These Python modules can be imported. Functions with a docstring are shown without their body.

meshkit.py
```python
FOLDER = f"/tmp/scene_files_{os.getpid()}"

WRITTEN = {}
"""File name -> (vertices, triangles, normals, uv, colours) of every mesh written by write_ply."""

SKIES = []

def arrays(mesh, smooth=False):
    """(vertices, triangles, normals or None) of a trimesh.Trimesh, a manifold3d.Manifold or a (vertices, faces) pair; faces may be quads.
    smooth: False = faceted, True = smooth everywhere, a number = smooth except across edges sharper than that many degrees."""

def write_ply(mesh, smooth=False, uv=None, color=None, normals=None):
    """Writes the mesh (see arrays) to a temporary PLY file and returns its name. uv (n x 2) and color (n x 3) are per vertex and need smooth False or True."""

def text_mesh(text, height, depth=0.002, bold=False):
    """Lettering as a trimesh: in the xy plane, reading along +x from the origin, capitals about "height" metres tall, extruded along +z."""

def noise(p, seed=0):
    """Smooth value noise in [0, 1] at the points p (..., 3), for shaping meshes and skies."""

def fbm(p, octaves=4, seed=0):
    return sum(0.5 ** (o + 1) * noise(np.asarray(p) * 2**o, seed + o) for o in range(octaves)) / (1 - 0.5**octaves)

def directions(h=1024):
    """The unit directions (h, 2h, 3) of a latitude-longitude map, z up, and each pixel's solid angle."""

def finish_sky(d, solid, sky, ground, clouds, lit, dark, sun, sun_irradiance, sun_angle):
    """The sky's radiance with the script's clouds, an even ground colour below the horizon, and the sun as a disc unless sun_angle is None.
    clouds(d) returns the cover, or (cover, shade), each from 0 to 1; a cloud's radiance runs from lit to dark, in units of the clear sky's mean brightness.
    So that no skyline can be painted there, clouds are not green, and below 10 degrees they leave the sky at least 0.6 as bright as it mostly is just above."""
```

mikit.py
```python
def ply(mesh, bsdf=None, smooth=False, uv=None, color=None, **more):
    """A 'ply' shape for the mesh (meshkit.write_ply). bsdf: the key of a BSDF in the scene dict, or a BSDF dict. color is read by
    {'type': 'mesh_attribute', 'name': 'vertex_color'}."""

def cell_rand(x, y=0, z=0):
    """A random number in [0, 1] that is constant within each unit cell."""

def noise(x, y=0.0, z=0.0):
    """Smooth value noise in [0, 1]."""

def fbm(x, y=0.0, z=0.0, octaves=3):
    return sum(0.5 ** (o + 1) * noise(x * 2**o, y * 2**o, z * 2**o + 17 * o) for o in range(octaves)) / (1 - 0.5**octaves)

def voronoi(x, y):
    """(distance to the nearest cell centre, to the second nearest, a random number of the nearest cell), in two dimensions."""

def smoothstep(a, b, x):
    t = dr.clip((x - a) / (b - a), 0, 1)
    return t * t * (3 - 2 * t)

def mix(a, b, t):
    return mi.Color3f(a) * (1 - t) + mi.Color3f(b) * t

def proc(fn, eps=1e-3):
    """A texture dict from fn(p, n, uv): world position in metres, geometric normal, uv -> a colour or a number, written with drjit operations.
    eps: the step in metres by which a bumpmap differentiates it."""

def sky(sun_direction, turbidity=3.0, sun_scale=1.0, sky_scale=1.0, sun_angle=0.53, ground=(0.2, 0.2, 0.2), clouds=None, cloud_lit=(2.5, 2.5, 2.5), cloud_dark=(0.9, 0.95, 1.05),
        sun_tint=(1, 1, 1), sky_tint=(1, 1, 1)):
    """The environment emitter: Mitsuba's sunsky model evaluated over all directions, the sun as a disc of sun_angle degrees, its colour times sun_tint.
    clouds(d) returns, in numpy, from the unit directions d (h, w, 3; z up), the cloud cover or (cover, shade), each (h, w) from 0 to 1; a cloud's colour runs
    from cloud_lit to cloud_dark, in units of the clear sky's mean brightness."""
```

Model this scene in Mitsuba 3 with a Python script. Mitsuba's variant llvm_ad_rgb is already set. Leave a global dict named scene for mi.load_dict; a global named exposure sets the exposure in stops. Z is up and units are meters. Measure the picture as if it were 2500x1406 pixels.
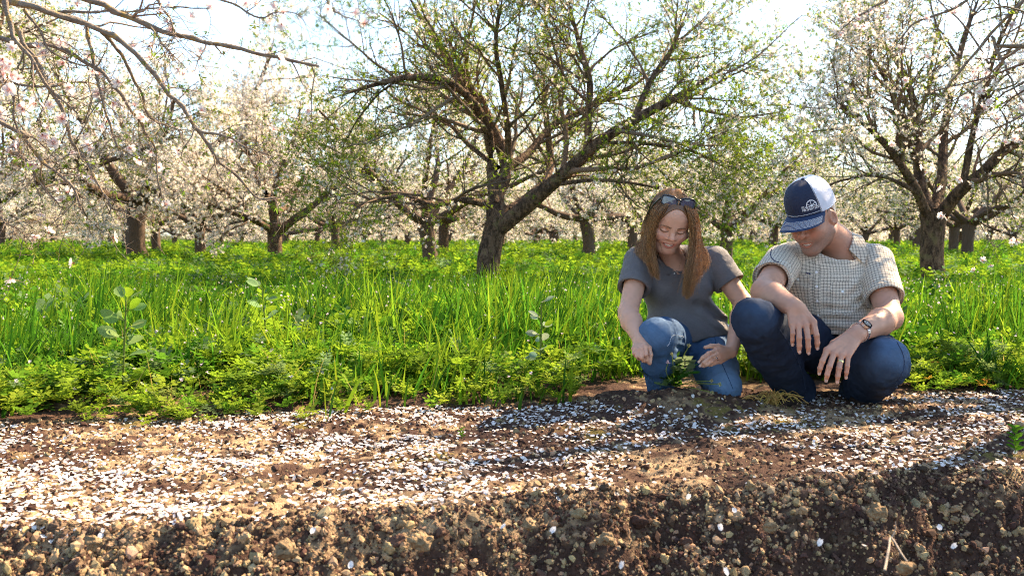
import math
import numpy as np
import trimesh
import manifold3d
import mitsuba as mi
import drjit as dr
import mikit
import meshkit
from mikit import proc, ply

T = mi.ScalarTransform4f
scene, labels = {}, {}

# ---------------------------------------------------------------- camera, sky, exposure
FPX, CX, CY, CAMZ = 2453.0, 1250.0, 703.0, 0.64      # focal length in pixels of the 2500 wide photograph; eye 0.64 m above the soil
PITCH = math.atan(128 / FPX)
FWD = np.array([0, math.cos(PITCH), -math.sin(PITCH)])
UPV = np.array([0, math.sin(PITCH), math.cos(PITCH)])
EYE = np.array([0, 0, CAMZ])
scene['camera'] = {'type': 'thinlens', 'fov': 2 * math.degrees(math.atan(1250 / FPX)), 'fov_axis': 'x', 'aperture_radius': 0.0030, 'focus_distance': 3.95,
                   'near_clip': 0.05, 'far_clip': 2000.0,
                   'to_world': T().look_at(origin=EYE.tolist(), target=(EYE + FWD).tolist(), up=UPV.tolist())}
SUN_AZ, SUN_EL = math.radians(55), math.radians(44)   # behind the two people and to the right
SUN = np.array([math.sin(SUN_AZ) * math.cos(SUN_EL), math.cos(SUN_AZ) * math.cos(SUN_EL), math.sin(SUN_EL)])
scene['sky'] = mikit.sky(SUN.tolist(), turbidity=3.0, sky_tint=(1.18, 1.06, 0.96), sun_tint=(1.0, 0.94, 0.84), ground=(0.12, 0.13, 0.06))
exposure = 3.7


def P(px, py, D):
    """the point at ground distance D (along y) seen at pixel (px, py) of the photograph"""
    r = np.array([1.0, 0, 0]) * ((px - CX) / FPX) + UPV * (-(py - CY) / FPX) + FWD
    return EYE + r * (D / r[1])


def G(px, py, z=0.0):
    r = np.array([1.0, 0, 0]) * ((px - CX) / FPX) + UPV * (-(py - CY) / FPX) + FWD
    return EYE + r * ((z - CAMZ) / r[2])


def pix(p):
    q = np.asarray(p, float) - EYE
    d = q @ FWD
    return CX + FPX * q[..., 0] / d, CY - FPX * (q @ UPV) / d


# ---------------------------------------------------------------- helpers
def unit(v):
    v = np.asarray(v, float)
    return v / (np.linalg.norm(v, axis=-1, keepdims=True) + 1e-12)


class MB:
    """collects triangles with a colour per vertex"""

    def __init__(self):
        self.v, self.f, self.c, self.n = [], [], [], 0

    def add(self, v, f, c=(1, 1, 1)):
        v = np.asarray(v, float).reshape(-1, 3)
        self.v.append(v)
        self.f.append(np.asarray(f, int).reshape(-1, 3) + self.n)
        self.c.append(np.broadcast_to(np.asarray(c, float), v.shape))
        self.n += len(v)
        return self

    def arrays(self):
        return np.vstack(self.v), np.vstack(self.f), np.vstack(self.c)


def put(key, mesh, bsdf, smooth=False, uv=None, color=None, label=None, cat=None, group=None, kind=None, **more):
    """one entry of the scene; mesh is (v, f), a trimesh, or an MB (with its colours)"""
    if isinstance(mesh, MB):
        v, f, color = mesh.arrays()
        mesh = (v, f)
    scene[key] = ply(mesh, bsdf, smooth=smooth, uv=uv, color=color, **more)
    say(key, label, cat, group, kind)
    return key


def say(key, label=None, cat=None, group=None, kind=None):
    d = {k: x for k, x in (('label', label), ('category', cat), ('group', group), ('kind', kind)) if x}
    if d:
        labels[key] = d


USED = {}


def num(name):
    USED[name] = USED.get(name, -1) + 1
    return name if USED[name] == 0 else f'{name}_{USED[name]:03d}'


def catmull(pts, n):
    """n points along a smooth curve through pts (k, m)"""
    p = np.asarray(pts, float)
    if len(p) == 2:
        return p[0] + (p[1] - p[0]) * np.linspace(0, 1, n)[:, None]
    p = np.vstack([2 * p[0] - p[1], p, 2 * p[-1] - p[-2]])
    t = np.linspace(0, len(p) - 3 - 1e-9, n)
    i = t.astype(int)
    t = (t - i)[:, None]
    a, b, c, d = p[i], p[i + 1], p[i + 2], p[i + 3]
    return 0.5 * (2 * b + (c - a) * t + (2 * a - 5 * b + 4 * c - d) * t * t + (3 * b - 3 * c + d - a) * t ** 3)


def tubes(P_, R_, sides=5):
    """many tubes at once: P_ (n, k, 3), R_ (n, k); closed by their taper only"""
    P_, R_ = np.asarray(P_, float), np.asarray(R_, float)
    n, k = R_.shape
    t = unit(np.gradient(P_, axis=1))
    ref = np.where(np.abs(t.mean(1)[:, 2:]) < 0.75, np.array([[0, 0, 1.0]]), np.array([[1.0, 0, 0]]))[:, None]
    a = unit(np.cross(t, ref))
    b = np.cross(t, a)
    g = np.arange(sides) * 2 * np.pi / sides
    v = P_[:, :, None] + R_[:, :, None, None] * (np.cos(g)[:, None] * a[:, :, None] + np.sin(g)[:, None] * b[:, :, None])
    i, j = np.meshgrid(np.arange(k - 1), np.arange(sides), indexing='ij')
    q = np.stack([i * sides + j, i * sides + (j + 1) % sides, (i + 1) * sides + (j + 1) % sides, (i + 1) * sides + j], -1).reshape(-1, 4)
    f = np.vstack([q[:, [0, 1, 2]], q[:, [0, 2, 3]]])
    f = (f[None] + (np.arange(n) * k * sides)[:, None, None]).reshape(-1, 3)
    return v.reshape(-1, 3), f


def tube(pts, r, sides=8, n=None, cap=True):
    p = catmull(pts, n) if n else np.asarray(pts, float)
    r = np.broadcast_to(np.asarray(r, float), (len(p),)) if np.ndim(r) == 0 or len(r) == len(p) else np.interp(np.linspace(0, 1, len(p)), np.linspace(0, 1, len(r)), r)
    v, f = tubes(p[None], r[None], sides)
    if cap:
        v = np.vstack([v, p[0], p[-1]])
        j = np.arange(sides)
        a, e = len(v) - 2, (len(p) - 1) * sides
        f = np.vstack([f, np.stack([j * 0 + a, (j + 1) % sides, j], 1), np.stack([j * 0 + a + 1, e + j, e + (j + 1) % sides], 1)])
    return v, f


def frames(d, spin):
    """rotation matrices (n, 3, 3) whose columns are side, along = d, normal; spun about d"""
    d = unit(d)
    ref = np.where(np.abs(d[:, 2:]) < 0.9, np.array([[0, 0, 1.0]]), np.array([[1.0, 0, 0]]))
    a = unit(np.cross(d, ref))
    b = np.cross(a, d)
    c, s = np.cos(spin)[:, None], np.sin(spin)[:, None]
    return np.stack([a * c + b * s, d, np.cross(a * c + b * s, d)], -1)


def stamp(v, f, R, p, s, c=None):
    """copies of one small mesh: R (n, 3, 3), p (n, 3), s (n,); c (n, 3) colour of each copy"""
    n = len(p)
    out = np.einsum('nij,kj->nki', R, v) * np.asarray(s)[:, None, None] + p[:, None]
    ff = (f[None] + (np.arange(n) * len(v))[:, None, None]).reshape(-1, 3)
    cc = None if c is None else np.repeat(c, len(v), 0)
    return out.reshape(-1, 3), ff, cc


def rot(ax, deg):
    a = unit(np.asarray(ax, float))
    t = math.radians(deg)
    K = np.array([[0, -a[2], a[1]], [a[2], 0, -a[0]], [-a[1], a[0], 0]])
    return np.eye(3) + math.sin(t) * K + (1 - math.cos(t)) * K @ K


def rotz(t):
    c, s, o = np.cos(t), np.sin(t), np.zeros_like(t)
    return np.stack([np.stack([c, -s, o], -1), np.stack([s, c, o], -1), np.stack([o, o, o + 1], -1)], -2)


def hue(base, n, rng, dv=0.25, dh=0.12):
    """n colours round base, varied in value and between channels"""
    base = np.asarray(base, float)
    return np.clip(base * (1 + dv * rng.uniform(-1, 1, (n, 1))) * (1 + dh * rng.uniform(-1, 1, (n, 3))), 0.003, 0.95)


VC = {'type': 'mesh_attribute', 'name': 'vertex_color'}


def rgb(*c):
    return {'type': 'rgb', 'value': list(c)}
# ---------------------------------------------------------------- the ground
U_ROW, V_ROW = np.array([0.976, 0.215]), np.array([-0.215, 0.976])   # along and across the orchard rows
_e = np.array([G(x, y)[:2] for x, y in ((-300, 1290), (0, 1285), (300, 1292), (620, 1286), (900, 1262), (1150, 1235), (1450, 1212), (1700, 1196), (2000, 1182), (2250, 1166), (2500, 1156), (2800, 1140))])
_w = np.array([G(x, y)[:2] for x, y in ((-300, 1062), (0, 1052), (400, 1035), (750, 1012), (1000, 1000), (1300, 1000), (1500, 985), (1760, 975), (1990, 972), (2250, 968), (2500, 958), (2800, 946))])


def bank_edge(x):
    return np.interp(x, _e[:, 0], _e[:, 1]) + 0.03 * np.sin(x * 7.1) + 0.018 * np.sin(x * 17.3 + 1)


def weed_edge(x):
    return np.interp(x, _w[:, 0], _w[:, 1])


def nz(x, y, s, seed=0, octaves=3):
    return meshkit.fbm(np.stack([x * s, y * s, np.zeros_like(x)], -1), octaves, seed)


MOUND = np.array([0.60, 3.66])


def H(x, y, fine=True):
    x, y = np.broadcast_arrays(np.asarray(x, float), np.asarray(y, float))
    e = bank_edge(x)
    d = e - y                                           # > 0 on the cut face
    z = 0.03 * (nz(x, y, 0.9, 3) - 0.5) + 0.02 * (nz(x, y, 5, 4) - 0.5)
    roll = 0.018 * np.exp(-(d / 0.16) ** 2)             # the cut's lip stands a little proud
    z = z + roll * (0.25 + 0.9 * nz(x, y, 2.3, 9))
    g = np.clip(d + 0.01, 0, 9)
    face = -np.minimum(np.sqrt((0.95 * g) ** 2 + 0.05 ** 2) - 0.05, 0.52)
    lump = (nz(x, y, 6.5, 11) - 0.5) * 0.15 + (nz(x, y, 17, 12) - 0.5) * 0.075
    z = z + face + lump * np.clip(g / 0.12, 0, 1)
    r2 = ((x - MOUND[0]) / 0.26) ** 2 + ((y - MOUND[1]) / 0.13) ** 2
    z = z + 0.075 * np.exp(-r2) * (0.85 + 0.3 * nz(x, y, 14, 6))
    rows = (x * V_ROW[0] + y * V_ROW[1])
    z = z + 0.10 * np.clip((rows - 4.6) / 1.2, 0, 1) * (nz(x, y, 0.5, 8) - 0.35)
    if fine:
        near = np.clip((6 - y) / 2, 0, 1)
        on = np.clip(g / 0.1, 0, 1) * 1.5 + 1
        z = z + near * on * ((nz(x, y, 34, 21, 2) - 0.5) * 0.018 + (np.abs(nz(x, y, 70, 22, 2) - 0.5) - 0.1) * 0.020)
    return z


def HN(x, y, e=0.01):
    dx = (H(x + e, y) - H(x - e, y)) / (2 * e)
    dy = (H(x, y + e) - H(x, y - e)) / (2 * e)
    return unit(np.stack([-dx, -dy, np.ones_like(dx)], -1))


_gx = np.concatenate([-np.geomspace(900, 2.3, 34), np.arange(-2.2, 2.75, 0.011), np.geomspace(2.8, 900, 34)])
_gy = np.concatenate([[-300, -80, -20, -6, -2, 0, 0.7, 1.2], np.arange(1.5, 4.3, 0.010), np.geomspace(4.32, 1500, 80)])
_X, _Y = np.meshgrid(_gx, _gy, indexing='ij')
_Z = H(_X, _Y)
_i, _j = np.meshgrid(np.arange(len(_gx) - 1), np.arange(len(_gy) - 1), indexing='ij')
_a = (_i * len(_gy) + _j).ravel()
_q = np.stack([_a, _a + len(_gy), _a + len(_gy) + 1, _a + 1], -1)


def soil_col(p, n, uv):
    big = mikit.fbm(p.x * 3.1, p.y * 3.1, p.z * 3.1 + 3, 3)
    mid = mikit.fbm(p.x * 21, p.y * 21, p.z * 21, 3)
    fine = mikit.fbm(p.x * 160, p.y * 160, p.z * 160, 2)
    dry = 0.07 * mikit.smoothstep(-0.2, -1.3, p.x) * mikit.smoothstep(-0.12, -0.02, p.z) - 0.06 * mikit.smoothstep(-0.01, -0.09, p.z) - 0.03
    c = mikit.mix(mi.Color3f(0.055, 0.030, 0.021), mi.Color3f(0.28, 0.19, 0.108), mikit.smoothstep(0.47, 0.66, 0.5 * big + 0.5 * mid + dry))
    c = c * (0.55 + 0.9 * fine)
    moss = mikit.smoothstep(0.60, 0.70, mikit.fbm(p.x * 4.2 + 40, p.y * 4.2, 5.0, 3)) * mikit.smoothstep(0.45, 0.6, mid) * mikit.smoothstep(2.3, 2.8, p.y)
    c = mikit.mix(c, mi.Color3f(0.11, 0.085, 0.018) * (0.6 + 0.8 * fine), moss * 0.85)
    far = mikit.smoothstep(4.2, 5.0, p.y)
    return mikit.mix(c, mi.Color3f(0.05, 0.055, 0.02) * (0.6 + 0.8 * mid), far)


scene['soil'] = {'type': 'bumpmap', 'arbitrary': {'type': 'proc', 'fn': '', 'eps': 1}, 'bsdf': {'type': 'principled', 'base_color': proc(soil_col), 'roughness': 0.95, 'specular': 0.15}}
scene['soil'].pop('arbitrary')
scene['soil']['tex'] = proc(lambda p, n, uv: 0.6 * mikit.noise(p.x * 240, p.y * 240, p.z * 240) + 0.4 * mikit.noise(p.x * 520, p.y * 520, p.z * 520), eps=8e-4)
scene['soil']['scale'] = 0.004
put('ground', (np.stack([_X, _Y, _Z], -1).reshape(-1, 3), _q), 'soil', smooth=True, uv=np.stack([_X, _Y], -1).reshape(-1, 2), label='bare crumbly orchard soil with a cut bank, running into green cover', kind='structure')

scene['crumb'] = {'type': 'principled', 'base_color': VC, 'roughness': 0.95, 'specular': 0.15}
rng = np.random.default_rng(11)
ICO = [trimesh.creation.icosphere(subdivisions=k) for k in (0, 1, 2)]


def lump(level, rng, rough=0.25, squash=0.75):
    v = np.array(ICO[level].vertices)
    v = v * (1 + rough * (meshkit.noise(v * 2.1 + rng.uniform(0, 50, 3)) - 0.5) * 2)[:, None]
    return v * [1, rng.uniform(0.7, 1), squash], np.array(ICO[level].faces)


def soil_pts(n, rng, y0=1.9, y1=4.15):
    x, y = rng.uniform(-2.1, 2.5, n), rng.uniform(y0, y1, n)
    keep = (np.abs(x) < 0.56 * y) & (y < weed_edge(x) + 0.12)
    return x[keep], y[keep]


mb = MB()
for k in range(12):
    x, y = soil_pts(6500, rng, 1.75)
    onface = bank_edge(x) - y > -0.01
    keep = rng.random(len(x)) < np.where(onface, 1.0, 0.40)
    x, y, onface = x[keep], y[keep], onface[keep]
    s = rng.lognormal(math.log(0.0042), 0.45, len(x)) * np.where(onface, 1.25, 1.0)
    s = np.clip(s, 0.002, 0.016)
    v, f = lump(0, rng, 0.6)
    tan = nz(x, y, 9, 31) * 0.6 + rng.random(len(x)) * 0.4 + np.where(onface, 0.01 - 0.05 * x, -0.05)
    col = np.where((tan > 0.5)[:, None], hue((0.30, 0.205, 0.115), len(x), rng, 0.3, 0.1), hue((0.070, 0.040, 0.028), len(x), rng, 0.4, 0.1))
    mb.add(*stamp(v, f, frames(rng.normal(size=(len(x), 3)), rng.uniform(0, 6.28, len(x))), np.stack([x, y, H(x, y) + s * 0.1], -1), s, col))
OCT_V = np.array([[1, 0, 0], [-1, 0, 0], [0, 1, 0], [0, -1, 0], [0, 0, 1], [0, 0, -1.0]])
OCT_F = np.array([[0, 2, 4], [2, 1, 4], [1, 3, 4], [3, 0, 4], [2, 0, 5], [1, 2, 5], [3, 1, 5], [0, 3, 5]])
for k in range(9):
    m = 4200
    x = rng.uniform(-1.45, 1.85, m)
    y = bank_edge(x) - rng.uniform(-0.03, 0.46, m)
    s = rng.lognormal(math.log(0.0032), 0.35, m)
    v = OCT_V * (1 + 0.6 * (rng.random((6, 1)) - 0.4))
    tan = nz(x, y, 11, 33) * 0.6 + rng.random(m) * 0.4 - 0.05 * x
    col = np.where((tan > 0.53)[:, None], hue((0.29, 0.195, 0.11), m, rng, 0.3, 0.1), hue((0.065, 0.037, 0.026), m, rng, 0.4, 0.1))
    mb.add(*stamp(v, OCT_F, frames(rng.normal(size=(m, 3)), rng.uniform(0, 6.28, m)), np.stack([x, y, H(x, y) + s * 0.15], -1), s, col))
put('soil_crumbs', mb, 'crumb', smooth=False, label='loose small crumbs of tan and dark brown soil on the ground', kind='stuff')

mb = MB()                                                # knobbly clusters of clods on the cut face
for k in range(60):
    v, f = np.array(ICO[2].vertices), np.array(ICO[2].faces)
    o_ = rng.uniform(0, 60, 3)
    v = v * (0.45 + 0.95 * meshkit.noise(v * 1.7 + o_) + 0.75 * (1 - 2 * np.abs(meshkit.noise(v * 3.9 + o_) - 0.5)) - 0.45)[:, None] * (1 + 0.22 * (meshkit.noise(v * 9 + o_) - 0.5))[:, None]
    v = v * [1, rng.uniform(0.6, 0.95), rng.uniform(0.5, 0.8)]
    m = 11
    x = rng.uniform(-1.35, 1.75, m)
    y = bank_edge(x) - np.abs(rng.normal(0.12, 0.13, m)) + 0.02
    s = np.clip(rng.lognormal(math.log(0.0078), 0.45, m), 0.003, 0.017)
    tone = np.where((rng.random(m) < 0.66 - 0.12 * x)[:, None], hue((0.30, 0.21, 0.115), m, rng, 0.2, 0.05), hue((0.10, 0.06, 0.042), m, rng, 0.3, 0.08))
    mb.add(*stamp(v, f, frames(rng.normal(size=(m, 3)) * [0.4, 0.4, 1] + [0, 0.5, 0.2], rng.uniform(0, 6.28, m)), np.stack([x, y, H(x, y) + s * 0.12], -1), s, tone))
put('soil_clods', mb, 'crumb', smooth=True, label='knobbly clusters of tan clods on the face of the cut bank', kind='stuff')

# single clods that one could pick up
for k, (px_, py_, s) in enumerate([(2140, 1255, 0.030), (1025, 1330, 0.032), (1290, 1285, 0.022), (1480, 1320, 0.026), (945, 1270, 0.018), (1880, 1290, 0.022), (2060, 1170, 0.012), (560, 1118, 0.011), (590, 1122, 0.012), (230, 1330, 0.025), (2210, 1390, 0.022), (700, 1345, 0.03)]):
    g = G(px_, py_, 0.0)
    for _ in range(12):
        g = G(px_, py_, float(H(g[0], g[1])))
    v, f = lump(2, rng, 0.55, 0.8)
    v = v * (1 + 0.22 * (meshkit.noise(v * 6 + k) - 0.5))[:, None]
    put(num('dirt_clod'), (v * s * 0.72 + g + [0, 0, s * 0.2], f), 'clod_tan', smooth=True, label='rounded tan dirt clod lying on the brown soil of the bank', cat='dirt clod', group='dirt clods on the bank')
scene['clod_tan'] = {'type': 'bumpmap', 'tex': proc(lambda p, n, uv: mikit.fbm(p.x * 190, p.y * 190, p.z * 190, 2), eps=8e-4), 'scale': 0.006,
                     'bsdf': {'type': 'principled', 'base_color': proc(lambda p, n, uv: mikit.mix(mi.Color3f(0.15, 0.095, 0.055), mi.Color3f(0.33, 0.23, 0.125), mikit.fbm(p.x * 60, p.y * 60, p.z * 60, 3))), 'roughness': 0.95, 'specular': 0.1}}

# ---------------------------------------------------------------- fallen petals
scene['petal'] = {'type': 'principledthin', 'base_color': VC, 'roughness': 0.7, 'diff_trans': 0.55, 'eta': 1.3}
PET = np.array([[0, 0, 0.0], [0, -1, .22], [.5, -.55, .30], [.62, .15, .26], [.36, .8, .34], [0, .62, .2], [-.36, .8, .34], [-.62, .15, .26], [-.5, -.55, .30]]) * [1, 1, 0.9]
PEF = np.array([[0, k, k % 8 + 1] for k in range(1, 9)])


def petal_spots(n, rng):
    x, y = rng.uniform(-2.2, 2.4, n), rng.uniform(2.0, 4.2, n)
    dens = mikit_np(x, y)
    keep = (np.abs(x) < 0.55 * y) & (y > bank_edge(x) - 0.02) & (y < weed_edge(x) + 0.05) & (rng.random(n) < dens)
    return x[keep], y[keep]


def mikit_np(x, y):
    c = nz(x, y * 1.6, 1.7, 51, 2)
    d = np.clip((c - 0.40) / 0.18, 0.04, 1) * np.clip((nz(x, y * 1.4, 7, 52, 2) - 0.26) / 0.3, 0.12, 1)
    lean = np.clip(0.85 - 0.38 * np.clip(x + 0.5, 0, 9), 0.48, 0.85)
    left = np.clip((0.0 - x) * 1.3, 0, 1) * 0.75
    return np.clip(d * lean + left * np.clip(d * 0.8 + 0.15, 0, 1), 0, 1)


x, y = petal_spots(56000, rng)
n = len(x)
s = rng.uniform(0.0052, 0.0098, n)
nrm = HN(x, y, 0.02) + rng.normal(0, 0.28, (n, 3))
spin = rng.uniform(0, 6.28, n)
R = frames(unit(nrm), spin)
R = np.stack([R[:, :, 0], -R[:, :, 2], R[:, :, 1]], -1)        # the petal's z along the ground's normal
flip = np.where(rng.random(n) < 0.4, -1.0, 1.0)
pos = np.stack([x, y, H(x, y) + 0.0035 + 0.004 * (flip < 0)], -1)
col = hue((0.83, 0.77, 0.735), n, rng, 0.10, 0.03)
dirt = rng.random(n) < 0.12
col[dirt] *= [0.72, 0.6, 0.48]
pp = [(858, 1385), (765, 1300), (1757, 1290), (2108, 1338), (2325, 1336), (2000, 1328), (1350, 1298), (1515, 1382), (1230, 1290), (2290, 1290), (1790, 1250), (1770, 1400), (1680, 1215)]
far_d = np.hypot(x, y)
order = np.argsort(far_d)
single = order[:290 - len(pp)]
rest = order[290 - len(pp):]
Zs = np.ones((n, 3))
Zs[:, 2] = flip
Rf = R * Zs[:, None, :]
put('petal_litter', MB().add(*stamp(PET, PEF, Rf[rest], pos[rest], s[rest], col[rest])), 'petal', smooth=True, label='thousands of white fallen blossom petals strewn over the soil', kind='stuff')
spots = [(pos[k], Rf[k], s[k], col[k]) for k in single]
for a, b in pp:
    g = G(a, b, 0.0)
    for _ in range(12):
        g = G(a, b, float(H(g[0], g[1])))
    spots.append((g + [0, -0.004, 0.006], frames(unit(rng.normal(0, 0.6, (1, 3)) + [[0.3, -1, 0.6]]), rng.uniform(0, 6, 1))[0][:, [0, 2, 1]], 0.0095, np.array([0.82, 0.79, 0.78])))
for p_, r_, s_, c_ in spots:
    v = PET @ r_.T * s_ + p_
    put(num('fallen_petal'), (v, PEF), 'petal', smooth=True, color=np.tile(c_, (9, 1)), label='single white petal fallen on the soil near the cut bank', cat='petal', group='fallen petals near the bank')

# ---------------------------------------------------------------- twigs and the drip hose
scene['twig_bark'] = {'type': 'principled', 'base_color': proc(lambda p, n, uv: mikit.mix(mi.Color3f(0.13, 0.095, 0.07), mi.Color3f(0.30, 0.25, 0.20), mikit.fbm(p.x * 90, p.y * 90, p.z * 90, 3))), 'roughness': 0.9}


def on_ground(pxy, lift=0.0):
    out = []
    for a, b in pxy:
        g = G(a, b, 0.0)
        for _ in range(8):
            g = G(a, b, float(H(g[0], g[1], False)))
        out.append(g + [0, 0, lift])
    return np.array(out)


for pts, r, lab in (([(362, 1152), (385, 1135), (412, 1115), (430, 1092)], 0.0042, 'thick pale twig slanting across the white petals at the left'),
                    ([(722, 1160), (745, 1172), (800, 1193), (860, 1196), (905, 1192)], 0.0028, 'thin curved grey twig with a short side spur among the petals'),
                    ([(1165, 1095), (1205, 1099), (1240, 1102), (1265, 1101)], 0.0034, 'short straight grey twig lying level right of the yellow moss'),
                    ([(545, 1136), (610, 1132), (690, 1120)], 0.0022, 'dark thin twig lying on bare brown soil among the petals'),
                    ([(2160, 1395), (2170, 1340), (2176, 1315), (2205, 1360), (2225, 1385)], 0.0028, 'forked pale root sticking out of the bank at the lower right'),
                    ([(1722, 1140), (1728, 1115), (1732, 1100)], 0.0022, 'stubby upright twig on the shaded soil by the bank edge'),
                    ([(2085, 1110), (2090, 1088), (2092, 1070)], 0.0022, 'thin bent twig on shaded soil below the crouching man')):
    w = on_ground(pts, r * 0.9)
    m_ = MB().add(*tube(w, [r, r * 0.9, r * 0.5], 7, 24))
    q = w[len(w) // 2]
    m_.add(*tube(np.array([q, q + [0.012, 0.01, 0.014], q + [0.016, 0.02, 0.03]]), [r * 0.6, r * 0.3], 5, 6))
    put(num('twig'), m_, 'twig_bark', smooth=True, label=lab, cat='twig')
scene['hose_plastic'] = {'type': 'roughplastic', 'diffuse_reflectance': rgb(0.09, 0.09, 0.095), 'alpha': 0.22}
h0 = np.array([G(px_, py_, 0.012) for px_, py_ in ((2150, 977), (2230, 974), (2330, 969), (2420, 964), (2520, 957), (2700, 944), (3000, 925))])
h0[:, 2] = H(h0[:, 0], h0[:, 1], False) + [-0.012, 0.004, 0.012, 0.016, 0.018, 0.018, 0.018]
put('drip_hose', tube(h0, 0.0085, 12, 50), 'hose_plastic', smooth=True, label='grey plastic drip hose lying along the weeds at the right', cat='drip hose')
# ---------------------------------------------------------------- almond trees
def bark_fn(p, n, uv):
    a = mikit.fbm(p.x * 34, p.y * 34, p.z * 9, 4)
    b = mikit.fbm(p.x * 110, p.y * 110, p.z * 50, 2)
    c = mikit.mix(mi.Color3f(0.042, 0.027, 0.019), mi.Color3f(0.19, 0.120, 0.080), mikit.smoothstep(0.34, 0.68, 0.65 * a + 0.35 * b))
    lich = mikit.smoothstep(0.62, 0.72, mikit.fbm(p.x * 11 + 9, p.y * 11, p.z * 11, 3))
    return mikit.mix(c, mi.Color3f(0.19, 0.155, 0.07), lich * 0.55)


scene['bark'] = {'type': 'bumpmap', 'tex': proc(lambda p, n, uv: mikit.fbm(p.x * 42, p.y * 42, p.z * 13, 3) + 0.4 * mikit.noise(p.x * 120, p.y * 120, p.z * 60), eps=2e-3), 'scale': 0.022,
                 'bsdf': {'type': 'principled', 'base_color': proc(bark_fn), 'roughness': 0.92, 'specular': 0.2}}
scene['trunk_plain'] = {'type': 'principled', 'base_color': rgb(0.105, 0.070, 0.050), 'roughness': 0.9, 'specular': 0.2}
scene['twig_skin'] = {'type': 'principled', 'base_color': VC, 'roughness': 0.8, 'specular': 0.25}
scene['leaf'] = {'type': 'principledthin', 'base_color': VC, 'roughness': 0.45, 'diff_trans': 1.0, 'eta': 1.4}
scene['blossom'] = {'type': 'principledthin', 'base_color': VC, 'roughness': 0.7, 'diff_trans': 1.1, 'eta': 1.25}

LEAF_V = np.array([[0, 0, 0], [0.15, 0.45, 0.05], [0, 1.0, -0.06], [-0.15, 0.45, 0.05]], float)
LEAF_F = np.array([[0, 1, 2], [0, 2, 3]])


def tuft(k, rng, size=1.0, spread=0.8):
    """k leaves that leave one bud"""
    d = unit(rng.normal(0, spread, (k, 3)) + [0, 1, 0])
    return stamp(LEAF_V, LEAF_F, frames(d, rng.uniform(0, 6.28, k)), d * 0.05, size * rng.uniform(0.7, 1.15, k))[:2]


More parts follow.
